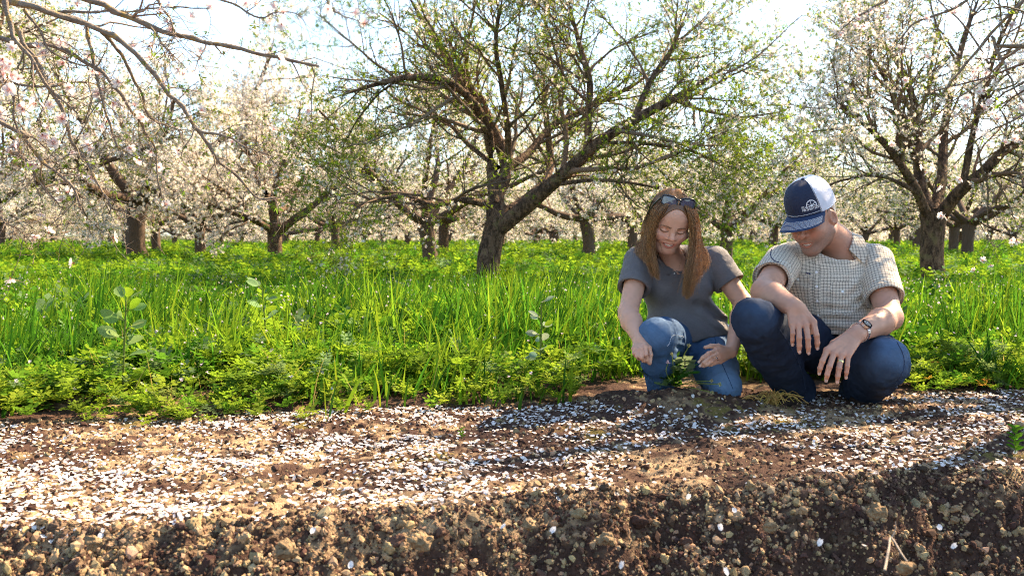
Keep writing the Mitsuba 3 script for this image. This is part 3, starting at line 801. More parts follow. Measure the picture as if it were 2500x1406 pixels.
rng = np.random.default_rng(41)
near_tree(num('almond_tree'), np.array([-3.3, 3.1, 0.0]), np.array([-0.3, -0.2, 0.2]), [
    (zz([(430, -30, 3.4), (700, 90, 3.45), (1000, 205, 3.5), (1300, 270, 3.55), (1650, 350, 3.6), (1815, 388, 3.62)]), 0.0135, 0.0045, 0),
    (zz([(40, 0, 3.3), (400, 110, 3.35), (600, 185, 3.4), (770, 300, 3.4), (940, 510, 3.4), (1060, 650, 3.42), (1200, 860, 3.45), (1340, 1000, 3.5), (1470, 1130, 3.5), (1570, 1137, 3.52)]), 0.0125, 0.0030, 1),
    (zz([(1105, 735, 3.43), (1200, 765, 3.4), (1300, 792, 3.38), (1420, 840, 3.36), (1560, 900, 3.33)]), 0.0050, 0.0020, None),
    (zz([(100, 170, 3.25), (140, 240, 3.25), (250, 420, 3.25), (330, 600, 3.25), (420, 800, 3.25), (470, 900, 3.25), (560, 1060, 3.25), (640, 1180, 3.28), (735, 1208, 3.3)]), 0.0085, 0.0025, None),
    (zz([(-40, 205, 3.3), (240, 250, 3.35), (480, 360, 3.4), (600, 440, 3.4), (760, 640, 3.45), (860, 800, 3.5), (905, 1000, 3.5), (925, 1145, 3.52)]), 0.0100, 0.0022, 2),
    (zz([(500, 150, 3.42), (530, 370, 3.4), (590, 560, 3.38), (640, 780, 3.36), (700, 860, 3.35), (830, 915, 3.33)]), 0.0060, 0.0018, None),
    (zz([(580, 185, 3.4), (700, 330, 3.5), (790, 500, 3.55), (830, 640, 3.6), (960, 720, 3.62), (1040, 760, 3.65)]), 0.0065, 0.0018, None),
    (zz([(-60, 660, 3.1), (130, 800, 3.12), (300, 960, 3.15), (430, 1100, 3.18), (470, 1205, 3.2)]), 0.0100, 0.0028, 3),
    (zz([(-60, 810, 3.2), (150, 930, 3.22), (230, 1060, 3.25), (340, 1182, 3.3)]), 0.0065, 0.0020, None),
    (zz([(140, 50, 3.3), (220, 170, 3.3), (320, 310, 3.32), (500, 385, 3.35)]), 0.0050, 0.0018, None),
    (zz([(20, -20, 3.2), (70, 200, 3.2), (200, 370, 3.2), (330, 560, 3.22), (440, 650, 3.25)]), 0.0090, 0.0022, None),
    (zz([(0, 470, 3.5), (250, 495, 3.5), (420, 470, 3.55), (620, 500, 3.6)]), 0.0050, 0.0015, None),
    (zz([(890, 180, 3.48), (960, 280, 3.45), (1010, 320, 3.43)]), 0.0040, 0.0016, None),
    (zz([(910, -20, 3.5), (960, 90, 3.5), (1000, 190, 3.48), (985, 240, 3.47)]), 0.0045, 0.0018, None),
    (zz([(330, 75, 3.6), (520, 70, 3.6), (690, 75, 3.65), (900, 45, 3.7), (1200, 50, 3.7)]), 0.0055, 0.0018, None),
    (zz([(1180, -25, 3.8), (1330, 20, 3.8), (1480, 105, 3.8), (1600, 60, 3.8), (1740, 95, 3.8)]), 0.0045, 0.0016, None),
    (zz([(1860, -30, 3.9), (1900, 60, 3.9), (1960, 90, 3.9), (2110, 140, 3.9)]), 0.0045, 0.0016, None),
    (zz([(-20, 340, 3.0), (60, 520, 3.02), (90, 700, 3.05), (110, 900, 3.1)]), 0.0060, 0.0020, None),
    (zz([(-40, 1190, 3.0), (80, 1290, 3.0), (190, 1392, 3.02)]), 0.0028, 0.0012, None),
], zz([(350, 225, 3.3), (370, 380, 3.3), (660, 600, 3.4), (790, 650, 3.42), (750, 820, 3.4), (250, 740, 3.2), (60, 550, 3.05), (30, 400, 3.0), (40, 330, 3.0), (480, 820, 3.3), (210, 950, 3.2), (400, 1160, 3.3), (980, 160, 3.5), (230, 310, 3.3), (150, 600, 3.1), (340, 680, 3.2),
       (280, 800, 3.2), (1450, 30, 3.8), (1530, 100, 3.8), (1650, 120, 3.8), (1190, 60, 3.7), (960, 20, 3.6), (400, 5, 3.4), (2020, 80, 3.9), (2080, 120, 3.9), (40, 620, 3.05), (110, 860, 3.1), (30, 520, 3.0), (70, 440, 3.0), (300, 620, 3.2), (560, 520, 3.4), (420, 560, 3.3), (1640, 60, 3.8)]), rng,
    'near almond tree with lichened boughs and large white blossoms hanging in at the top left', spur=12, crown_limbs=5, s=2, nf=2)
near_tree(num('almond_tree'), np.array([3.05, 4.35, 0.0]), np.array([0.1, 0.2, 0.2]), [
    ([(2640, -120, 4.6), (2480, 20, 4.7), (2380, 130, 4.8), (2300, 230, 4.9), (2270, 300, 5.0)], 0.012, 0.003, 0),
    ([(2700, 120, 4.4), (2560, 170, 4.5), (2450, 230, 4.6), (2370, 300, 4.7)], 0.010, 0.003, 1),
    ([(2300, -80, 5.2), (2150, 10, 5.2), (2080, 50, 5.2), (2030, 95, 5.2)], 0.008, 0.0025, 2),
    ([(2450, -60, 4.9), (2330, 20, 5.0), (2230, 60, 5.0), (2180, 120, 5.0)], 0.008, 0.0025, None),
    ([(2560, 240, 4.6), (2480, 290, 4.6), (2400, 330, 4.7), (2330, 400, 4.8)], 0.006, 0.002, None),
    ([(2390, 545, 5.2), (2420, 590, 5.2), (2438, 606, 5.2)], 0.0025, 0.0015, None),
    ([(2420, 90, 4.8), (2470, 200, 4.75), (2520, 300, 4.7)], 0.006, 0.002, None),
], [(2070, 20, 5.2), (2090, 60, 5.2), (2110, 30, 5.2), (2050, 85, 5.2), (2030, 70, 5.2), (2150, 15, 5.2), (2230, 115, 5.0), (2260, 50, 5.0), (2330, 30, 5.0), (2420, 105, 4.8), (2470, 160, 4.7), (2430, 290, 4.6), (2400, 260, 4.6), (2270, 415, 5.0), (2290, 345, 5.0), (2180, 345, 5.1), (2470, 60, 4.8), (2380, 180, 4.8), (2200, 200, 5.1), (2110, 70, 5.2), (2360, 240, 4.8), (2480, 330, 4.6), (2320, 120, 4.9), (2298, 527, 5.2)], rng,
    'near almond tree with big blossoms hanging in at the top right corner', spur=6, crown_limbs=6)
# ---------------------------------------------------------------- green cover
def blades(p, h, w, az, lean, bend, rng, seg=4, col=None):
    """ribbons: base p (n, 3), height, width, azimuth of lean, starting lean and further bend (radians)"""
    n = len(p)
    t = np.linspace(0, 1, seg + 1)
    ang = lean[:, None] + bend[:, None] * t[None] ** 1.3
    step = h[:, None] / seg
    dx, dz = np.sin(ang) * step, np.cos(ang) * step
    x = np.concatenate([np.zeros((n, 1)), np.cumsum(dx[:, 1:], 1)], 1)
    z = np.concatenate([np.zeros((n, 1)), np.cumsum(dz[:, 1:], 1)], 1)
    dirv = np.stack([np.cos(az), np.sin(az)], -1)
    tw = az + np.pi / 2 + rng.uniform(-0.7, 0.7, n)
    sv = np.stack([np.cos(tw), np.sin(tw), np.zeros(n)], -1)
    c = p[:, None] + np.concatenate([x[..., None] * dirv[:, None], z[..., None]], -1)
    ww = w[:, None] * np.where(t < 0.99, (1 - t ** 2.2) * (0.6 + 0.4 * np.minimum(t * 4, 1)), 0)[None]
    a, b = c + sv[:, None] * ww[..., None] / 2, c - sv[:, None] * ww[..., None] / 2
    v = np.concatenate([a, b[:, :-1]], 1)
    m = 2 * seg + 1
    f = []
    for s in range(seg - 1):
        f += [[s, seg + 1 + s, s + 1], [s + 1, seg + 1 + s, seg + 2 + s]]
    f.append([seg - 1, 2 * seg, seg])
    f = (np.array(f)[None] + (np.arange(n) * m)[:, None, None]).reshape(-1, 3)
    return v.reshape(-1, 3), f, None if col is None else np.repeat(col, m, 0)


def frond(L, k, rng, width=0.30, lobes=True):
    """a pinnate leaf along +x, arching; leaflets in pairs"""
    t = np.linspace(0.12, 1, k)
    V, F = [], []
    n = 0
    rise = rng.uniform(0.5, 1.1)
    x = np.sin(t * rise * 1.3) / (rise * 1.3) * L
    z = (1 - np.cos(t * 1.5)) * -0.28 * L + t * rise * 0.65 * L
    for i in range(k):
        if i == k - 1:
            dirs = [(1, 0)]
        else:
            dirs = [(0.55, 0.85), (0.55, -0.85)]
        l = L * width * (0.75 + 0.5 * math.sin(t[i] * 2.6)) * rng.uniform(0.8, 1.2)
        for dx, dy in dirs:
            o = np.array([x[i], 0, z[i]])
            d = unit(np.array([dx, dy, rng.uniform(-0.25, 0.35)]))
            s = unit(np.cross(d, [rng.uniform(-0.3, 0.3), rng.uniform(-0.3, 0.3), 1]))
            V += [o, o + d * l * 0.55 + s * l * 0.34, o + d * l, o + d * l * 0.55 - s * l * 0.34]
            F += [[n, n + 1, n + 2], [n, n + 2, n + 3]]
            n += 4
    V += [[0, -0.012 * L, 0], [0, 0.012 * L, 0], [x[-1], 0, z[-1]], [x[k // 2], 0, z[k // 2]]]
    F += [[n, n + 1, n + 3], [n + 1, n + 2, n + 3]]
    return np.array(V, float), np.array(F)


def rosette(nf, rng, L=1.0, k=6, tall=False, round_=False):
    V, F, n = [], [], 0
    for i in range(nf):
        v, f = frond(L * rng.uniform(0.6, 1.1), k, rng, rng.uniform(0.26, 0.40) if not round_ else 0.5)
        a = i * 2.4 + rng.uniform(-0.4, 0.4)
        tilt = rng.uniform(-0.9, 0.15) if tall else rng.uniform(-0.35, 0.35)
        v = v @ rot([0, 1, 0], math.degrees(tilt)).T @ rot([0, 0, 1], math.degrees(a)).T
        V.append(v)
        F.append(f + n)
        n += len(v)
    return np.vstack(V), np.vstack(F)


scene['grass_blade'] = {'type': 'principledthin', 'base_color': VC, 'roughness': 0.40, 'diff_trans': 1.0, 'eta': 1.4}
scene['weed_leaf'] = {'type': 'principledthin', 'base_color': VC, 'roughness': 0.5, 'diff_trans': 1.0, 'eta': 1.4}
GREEN, LIME, DEEP, BLUEG = (0.085, 0.215, 0.016), (0.21, 0.33, 0.020), (0.042, 0.115, 0.014), (0.13, 0.21, 0.09)
BODIES = [(0.62, 3.95, 0.42, 0.50), (1.22, 3.90, 0.52, 0.42), (0.62, 3.62, 0.25, 0.14)]


def clear_of_people(x, y, pad=1.0):
    ok = np.ones(len(x), bool)
    for a, b, ra, rb in BODIES:
        ok &= ((x - a) / (ra * pad)) ** 2 + ((y - b) / (rb * pad)) ** 2 > 1
    return ok


def spread(n, y0, y1, rng, wide=0.56, pad=1.0):
    """points over the visible wedge, even per square metre"""
    y = np.sqrt(rng.uniform(y0 * y0, y1 * y1, n))
    x = rng.uniform(-1, 1, n) * (wide * y + 0.35)
    ok = (y > weed_edge(x) + rng.normal(0, 0.05, n) + 0.26 * (nz(x, y, 3.1, 77, 2) - 0.55)) & clear_of_people(x, y, pad)
    return x[ok], y[ok]


def rowpos(x, y):
    return x * V_ROW[0] + y * V_ROW[1]


rng = np.random.default_rng(51)
mb = MB()
for y0, y1, dens, seg, hs, ws in ((3.4, 6.5, 900, 4, 1.1, 2.0), (6.5, 12, 480, 3, 1.0, 2.4), (12, 26, 95, 2, 1.0, 2.8), (26, 60, 13, 2, 1.1, 6.0), (60, 110, 3, 2, 1.1, 14.0)):
    x, y = spread(int(dens * 1.12 * (y1 ** 2 - y0 ** 2) / 2), y0, y1, rng)
    n = len(x)
    off = y - weed_edge(x)
    clump = nz(x, y, 1.9, 61, 3)
    strip = np.exp(-((rowpos(x, y) - 11.2) / 0.95) ** 2)
    keep = rng.random(n) < np.clip((clump - 0.42) / 0.14, 0.07, 1) * np.clip((off + 0.05) / 0.35, 0.12, 1) * (1 - 0.9 * strip)
    x, y, off, clump = x[keep], y[keep], off[keep], clump[keep]
    n = len(x)
    tall = np.clip(off / 1.1, 0.45, 1) * (0.55 + 1.0 * np.clip((clump - 0.35) / 0.4, 0, 1))
    h = 0.30 * tall * (1 - 0.5 * np.exp(-((rowpos(x, y) - 10.4) / 1.5) ** 2)) * rng.uniform(0.55, 1.15, n) * hs * np.where(y > 9, 0.72, 1)
    wind = 0.6
    az = np.where(rng.random(n) < 0.6, rng.normal(wind, 0.8, n), rng.uniform(0, 6.28, n))
    mixc = rng.random(n)
    cool = np.clip(1.6 * (nz(x, y, 0.9, 63, 2) - 0.3), 0, 1) * np.clip((9 - y) / 3, 0, 1)
    col = np.where((mixc < 0.38 + 0.25 * (y > 9))[:, None], hue(LIME, n, rng), np.where((mixc < 0.38 + 0.55 * cool)[:, None], hue(DEEP, n, rng), hue(GREEN, n, rng)))
    mb.add(*blades(np.stack([x, y, H(x, y, False) - 0.01], -1), h, 0.0062 * ws * rng.uniform(0.6, 1.4, n), az, np.abs(rng.normal(0.12, 0.20, n)), rng.gamma(1.6, 0.45, n), rng, seg, col))
for px_, py_, D, m, hh, c_ in ([(820, 640, 7.0, 130, 0.42, DEEP), (760, 660, 7.2, 80, 0.36, DEEP), (1240, 640, 6.6, 90, 0.36, GREEN), (1210, 700, 6.2, 70, 0.30, GREEN), (600, 680, 6.6, 90, 0.40, DEEP), (1440, 660, 7.5, 70, 0.36, DEEP), (40, 760, 4.4, 60, 0.42, GREEN), (110, 800, 4.3, 50, 0.36, GREEN), (330, 720, 5.6, 70, 0.36, GREEN),
                                 (560, 800, 4.4, 50, 0.30, LIME), (930, 820, 4.3, 60, 0.30, LIME), (1130, 800, 4.3, 60, 0.32, LIME), (1050, 850, 4.1, 45, 0.26, LIME), (700, 850, 4.1, 40, 0.24, GREEN), (1480, 860, 4.1, 45, 0.22, LIME), (2430, 720, 5.4, 50, 0.34, LIME), (2470, 700, 5.8, 40, 0.36, LIME), (880, 900, 3.95, 40, 0.22, GREEN), (420, 860, 4.1, 50, 0.28, GREEN)]
                                + [(rng.uniform(-100, 2600), 0, rng.uniform(4.2, 9.5), int(rng.integers(25, 70)), rng.uniform(0.22, 0.46), (GREEN, DEEP, LIME)[int(rng.integers(3))]) for _ in range(190)]):
    w_ = P(px_, 700, D)
    x, y = w_[0] + rng.normal(0, 0.055, m), D + rng.normal(0, 0.055, m)
    ok = clear_of_people(x, y, 1.05) & (y > weed_edge(x))
    x, y = x[ok], y[ok]
    m = len(x)
    if m:
        mb.add(*blades(np.stack([x, y, H(x, y, False) - 0.01], -1), hh * rng.uniform(0.5, 1.1, m), rng.uniform(0.008, 0.015, m), np.where(rng.random(m) < 0.5, rng.normal(0.3, 0.7, m), rng.uniform(0, 6.28, m)), np.abs(rng.normal(0.1, 0.16, m)), rng.gamma(1.7, 0.40, m), rng, 5, hue(c_, m, rng)))
x, y = spread(1500, 3.5, 8, rng)
m = len(x)
mb.add(*blades(np.stack([x, y, H(x, y, False)], -1), rng.uniform(0.12, 0.3, m), rng.uniform(0.003, 0.006, m), rng.uniform(0, 6.28, m), np.abs(rng.normal(0.4, 0.4, m)), rng.gamma(1.8, 0.5, m), rng, 4, hue((0.40, 0.31, 0.10), m, rng)))
put('grass', mb, 'grass_blade', label='bright green grass growing thickly under the orchard trees', kind='stuff')

mb = MB()
pet = MB()
LOW = [rosette(8, rng, 1.0, 4) for _ in range(2)] + [rosette(9, rng, 1.0, 4, True) for _ in range(6)] + [rosette(8, rng, 1.0, 3, True) for _ in range(3)]
MIDW = [rosette(7, rng, 1.0, 4, True) for _ in range(5)]
FARW = [rosette(7, rng, 1.0, 3, True) for _ in range(4)]
for y0, y1, dens, set_, sz in ((3.3, 5.0, 760, LOW, 0.060), (5.0, 8.0, 230, MIDW, 0.095), (8.0, 14.0, 85, FARW, 0.11), (14, 30, 24, FARW, 0.14), (30, 70, 4.0, FARW, 0.25)):
    x, y = spread(int(dens * 1.12 * (y1 ** 2 - y0 ** 2) / 2), y0, y1, rng, 0.56, 0.9)
    n = len(x)
    strip = np.exp(-((rowpos(x, y) - 11.2) / 0.95) ** 2)
    keep = rng.random(n) < (1 - 0.85 * strip) * np.clip(1.25 - np.clip((nz(x, y, 1.9, 61, 3) - 0.44) * 3.4, 0, 0.8), 0.3, 1)
    keep &= rng.random(n) < np.where(y < 6, np.clip((nz(x, y, 2.6, 91, 2) - 0.28) / 0.22, 0.22, 1), 1)
    x, y = x[keep], y[keep]
    off = y - weed_edge(x)
    kind = rng.integers(len(set_), size=len(x))
    for k in range(len(set_)):
        q = kind == k
        m = int(q.sum())
        if not m:
            continue
        base = np.where((rng.random(m) < 0.42)[:, None], LIME, np.where((rng.random(m) < 0.5)[:, None], GREEN, np.where((rng.random(m) < 0.55)[:, None], DEEP, BLUEG)))
        fade = np.clip(1.1 - off[q] / 0.8, 0, 1)[:, None] * 0.75 * rng.random((m, 1))
        col = base * rng.uniform(0.75, 1.3, (m, 1)) * (1 - fade) + fade * np.array([0.30, 0.36, 0.04])
        orange = (rng.random(m) < 0.012 * (off[q] < 0.12)) | ((np.hypot(x[q] - 1.82, y[q] - 4.12) < 0.35) & (rng.random(m) < 0.10))
        col[orange] = hue((0.42, 0.19, 0.035), int(orange.sum()), rng, 0.3, 0.2)
        s = np.where(orange, 0.6, 1.0) * sz * rng.uniform(0.6, 1.25, m) * np.clip(0.85 + off[q] * 0.4, 0.8, 1.2)
        mb.add(*stamp(*set_[k], rotz(rng.uniform(0, 6.28, m)), np.stack([x[q], y[q], H(x[q], y[q], False) + 0.012 + rng.random(m) * np.clip(0.02 + off[q] * 0.5, 0.0, 0.12) * (0.4 + 1.2 * nz(x[q], y[q], 2.6, 64, 2))], -1), s, col))
put('leafy_weeds', mb, 'weed_leaf', label='low leafy weeds with feathery leaves along the soil edge and through the grass', kind='stuff')

# small pale flowers over the weeds, and petals on the strip under the middle row
x, y = spread(7500, 3.5, 10, rng)
off = y - weed_edge(x)
q = (rng.random(len(x)) < 0.5 * np.clip(nz(x, y, 2.0, 71, 2) * 2.2 - 0.6, 0.05, 1)) & (off > 0.1)
x, y = x[q], y[q]
n = len(x)
z = H(x, y, False) + rng.uniform(0.08, 0.19, n) * np.clip(0.6 + off[q] * 0.4, 0.5, 1.5)
v, f = flower(rng)
pv, pf = tubes(np.stack([np.stack([x, y, H(x, y, False)], -1), np.stack([x + rng.normal(0, 0.02, n), y, z], -1)], 1), np.full((n, 2), 0.0011), 3)
fl = MB().add(pv, pf, (0.16, 0.22, 0.04))
for dz in (0.0, 0.004):
    fl.add(*stamp(v, f, frames(unit(rng.normal(0, 0.5, (n, 3)) + [0, 0, 1]), rng.uniform(0, 6, n)), np.stack([pv.reshape(n, -1, 3)[:, 3, 0], y, z + dz], -1), rng.uniform(0.005, 0.009, n), hue((0.72, 0.60, 0.70), n, rng, 0.15, 0.06)))
put('weed_flowers', fl, 'weed_leaf', label='tiny pale pink flower heads standing over the weeds', kind='stuff')
x = rng.uniform(-8, 9, 9000)
r_ = 11.45 + rng.normal(0, 0.50, 9000)
y = (r_ - x * V_ROW[0]) / V_ROW[1]
n = len(x)
Rp = frames(unit(np.array([0, 0, 1.0]) + rng.normal(0, 0.3, (n, 3))), rng.uniform(0, 6.28, n))
Rp = np.stack([Rp[:, :, 0], -Rp[:, :, 2], Rp[:, :, 1]], -1)
put('petal_strip', MB().add(*stamp(PET[[0, 1, 3, 5, 7]], np.array([[0, 1, 2], [0, 2, 3], [0, 3, 4], [0, 4, 1]]), Rp, np.stack([x, y, H(x, y, False) + 0.008], -1), rng.uniform(0.012, 0.02, n), hue((0.78, 0.72, 0.71), n, rng, 0.1, 0.03))), 'petal', label='strip of fallen petals under the middle tree row', kind='stuff')
y = (11.3 - np.linspace(-7, 9, 30) * V_ROW[0]) / V_ROW[1]
put(num('drip_hose'), tube(np.stack([np.linspace(-7, 9, 30), y, H(np.linspace(-7, 9, 30), y, False) + 0.02], -1), 0.011, 8, 60), 'hose_plastic', smooth=True, label='black drip hose on the petal strip in front of the big middle tree', cat='drip hose')

# --- single plants that stand out
scene['bean_leaf'] = {'type': 'principledthin', 'base_color': VC, 'roughness': 0.28, 'diff_trans': 0.8, 'eta': 1.5}
OVAL = [(0, 0, 0), (0.18, 0.20, 0.02), (0.5, 0.29, 0.0), (0.82, 0.20, -0.05), (1.0, 0, -0.10), (0.82, -0.20, -0.05), (0.5, -0.29, 0.0), (0.18, -0.20, 0.02), (0.5, 0, -0.05)]
OVAL_F = [[8, k, (k + 1) % 8] for k in range(8)]


def oval_leaf(p, d, up, L, fold=0.0):
    d = unit(d)
    s = unit(np.cross(up, d))
    u = np.cross(d, s)
    v = np.array(OVAL) * L
    v[:, 2] += np.abs(v[:, 1]) * fold
    return p + v[:, :1] * d + v[:, 1:2] * s + v[:, 2:] * u


def bean_plant(px_, top, bottom, D, L, n, label, rng, lean=0.0, col=(0.115, 0.20, 0.075), tips=None):
    key = num('bean_plant')
    b, t = P(px_, bottom, D), P(px_ + lean, top, D)
    b[2] = min(b[2], float(H(b[0], b[1], False)))
    st = catmull(np.array([b, 0.5 * (b + t) + rng.normal(0, 0.006, 3), t]), 12)
    put(f'{key}__stem', MB().add(*tube(st, [0.0052, 0.0030], 6), (0.19, 0.24, 0.07)), 'weed_leaf', smooth=True)
    say(key, label, 'plant')
    k = 0
    for i in range(n):
        at = 0.32 + 0.68 * i / (n - 1)
        o = st[min(int(at * 11), 11)]
        a = i * 2.5 + 0.4
        side = np.array([math.cos(a), 0.7 * math.sin(a), 0])
        for j in range(3 if i > n // 2 else 2):
            d = unit(side + np.array([-side[1], side[0], 0]) * (j - 0.7) * 0.9 + [0, 0, 0.25 + 0.5 * at + rng.uniform(-0.3, 0.3)])
            stalk = o + d * L * 0.30
            v = oval_leaf(stalk, d + [0, 0, -0.15], unit(rng.normal(0, 0.45, 3) + [0.1, -0.7, 0.9]), L * rng.uniform(0.75, 1.15) * (1 - 0.25 * at), 0.18)
            m_ = MB().add(v, OVAL_F, hue(col if rng.random() < 0.7 else LIME, 1, rng, 0.2, 0.08)[0]).add(*tubes(np.array([[o, stalk]]), np.full((1, 2), 0.0016), 4), (0.17, 0.24, 0.06))
            put(f'{key}__leaf' + (f'_{k:03d}' if k else ''), m_, 'bean_leaf', smooth=True)
            k += 1


bean_plant(1316, 742, 900, 4.05, 0.060, 8, 'tall bean plant with shiny grey green oval leaves, paled by painted sheen, left of the kneeling woman', rng, 6, (0.27, 0.35, 0.23))  # leaf colour paled to paint in the sheen of reflected sky
bean_plant(300, 738, 985, 3.78, 0.088, 9, 'broad leaved bean plant with large pale leaves standing at the left edge of the weeds', rng, 8, (0.20, 0.31, 0.10))
bean_plant(650, 705, 830, 5.0, 0.085, 7, 'bean plant half sunk in the tall grass left of the middle', rng, -10, (0.20, 0.30, 0.13))
bean_plant(735, 660, 760, 7.2, 0.07, 6, 'dark bean plant in the grass in front of the petal strip', rng, 4, DEEP)
bean_plant(2300, 660, 720, 9.0, 0.10, 6, 'bean plant with grey leaves at the foot of the straight trunk at the right', rng, 4)
bean_plant(2395, 705, 790, 6.0, 0.075, 6, 'yellow green bean plant in the sunny weeds at the right edge', rng, 4, LIME)

# the weed on the little mound, in front of the woman's knee
key = num('weed_plant')
root = np.array([0.60, 3.70, float(H(0.60, 3.70, False))])
mbw = MB()
for k in range(20):
    v, f = frond(rng.uniform(0.055, 0.105), 7, rng, 0.36)
    R_ = rot([0, 0, 1], k * 137.5 + rng.uniform(-20, 20)) @ rot([0, 1, 0], rng.uniform(-55, 10))
    put(f'{key}__leaf' + (f'_{k:03d}' if k else ''), MB().add(v @ R_.T + root + [rng.normal(0, 0.035), rng.normal(0, 0.02), rng.uniform(0.0, 0.05)], f, hue(rng.choice([GREEN, DEEP, DEEP, BLUEG]), 1, rng)[0]), 'weed_leaf')
for k, (a, b, D) in enumerate(((1641, 865, 3.62), (1682, 844, 3.64), (1631, 885, 3.6), (1757, 938, 3.55), (1738, 958, 3.53), (1737, 930, 3.57))):
    t_ = P(a, b, D)
    mid = 0.5 * (root + t_) + [rng.normal(0, 0.006), 0, 0.012]
    sv, sf = tube(catmull(np.array([root + [0, 0, 0.01], mid, t_]), 10), 0.0016, 5)
    put(f'{key}__stem' + (f'_{k:03d}' if k else ''), MB().add(sv, sf, (0.26, 0.32, 0.07)), 'weed_leaf', smooth=True)
    hd = MB()
    m = 16
    d = unit(rng.normal(size=(m, 3)) + [0, 0, 0.5])
    hd.add(*stamp(LEAF_V * [2.2, 1, 1], LEAF_F, frames(d, rng.uniform(0, 6, m)), np.tile(t_, (m, 1)), np.full(m, 0.0095), hue((0.45, 0.44, 0.22) if k != 2 else (0.6, 0.42, 0.5), m, rng)))
    put(f'{key}__flower_head' + (f'_{k:03d}' if k else ''), hd, 'weed_leaf')
say(key, 'feathery weed with round flower heads on the little soil mound before the woman', 'plant')

# a tuft of dry straw between the two people, seedlings on the bare soil
c0 = np.array([0.97, 3.72, 0.0])
c0[2] = float(H(c0[0], c0[1], False))
st, sr = [], []
for k in range(70):
    a = rng.uniform(0, 6.28)
    L = rng.uniform(0.05, 0.13)
    d = np.array([math.cos(a), math.sin(a) * 0.5, 0])
    o = c0 + rng.normal(0, 0.022, 3) * [1, 0.6, 0]
    st.append(catmull(np.array([o, o + d * L * 0.5 + [0, 0, rng.uniform(0.02, 0.055)], o + d * L + [0, 0, rng.uniform(0.0, 0.03)]]), 7))
    sr.append(np.full(7, rng.uniform(0.0009, 0.0018)))
v, f = tubes(np.array(st), np.array(sr), 4)
put(num('straw_tuft'), MB().add(v, f, np.repeat(hue((0.50, 0.30, 0.08), 70, rng, 0.4, 0.15), 28, 0)), 'twig_skin', smooth=True, label='tuft of dry orange straw on the soil between woman and man', cat='straw')
for px_, py_, hgt, n, lab in ((1127, 1070, 0.034, 9, 'tiny green seedling alone among the white petals'), (2478, 1110, 0.085, 16, 'leafy green seedling on the shaded soil at the right edge')):
    key = num('seedling')
    g = on_ground([(px_, py_)])[0]
    put(f'{key}__stem', MB().add(*tube(np.array([g, g + [0.002, 0, hgt * 0.6], g + [0.0, 0, hgt]]), [0.0018, 0.001], 5, 8), (0.2, 0.26, 0.06)), 'weed_leaf', smooth=True)
    for k in range(n):
        at = 0.15 + 0.85 * k / n
        a = k * 2.4
        d = np.array([math.cos(a), math.sin(a), 0.55])
        L = hgt * (0.42 if n < 12 else 0.34)
        put(f'{key}__leaf' + (f'_{k:03d}' if k else ''), MB().add(oval_leaf(g + [0, 0, hgt * at], d, np.array([0, -0.3, 1.0]), L, 0.2), OVAL_F, hue(GREEN, 1, rng)[0]), 'weed_leaf', smooth=True)
    say(key, lab, 'seedling')
# ---------------------------------------------------------------- people: distance fields and their surfaces
def smin(a, b, k):
    h = np.clip(0.5 + 0.5 * (b - a) / k, 0, 1)
    return b + (a - b) * h - k * h * (1 - h)


def smax(a, b, k):
    return -smin(-a, -b, k)


def cone(p, a, b, ra, rb):
    a, b = np.asarray(a, float), np.asarray(b, float)
    ab = b - a
    t = np.clip((p - a) @ ab / max(ab @ ab, 1e-12), 0, 1)
    return np.linalg.norm(p - a - t[:, None] * ab, axis=1) - (ra + (rb - ra) * t)


def chain(p, pts, rad, k=0.006):
    d = None
    for i in range(len(pts) - 1):
        c = cone(p, pts[i], pts[i + 1], rad[i], rad[i + 1])
        d = c if d is None else smin(d, c, k)
    return d


def ell(p, c, r, R=None):
    q = p - np.asarray(c)
    if R is not None:
        q = q @ R
    q = q / np.asarray(r)
    k0 = np.linalg.norm(q, axis=1)
    k1 = np.linalg.norm(q / np.asarray(r), axis=1)
    return k0 * (k0 - 1) / np.maximum(k1, 1e-9)


def sph(p, c, r):
    return np.linalg.norm(p - np.asarray(c), axis=1) - r


def local(p, c, r, fn, m=0.03):
    """fn(points) near c only; elsewhere a safe lower bound"""
    far = np.linalg.norm(p - np.asarray(c), axis=1) - r
    d = far + m
    near = far < m
    if near.any():
        d[near] = fn(p[near])
    return d


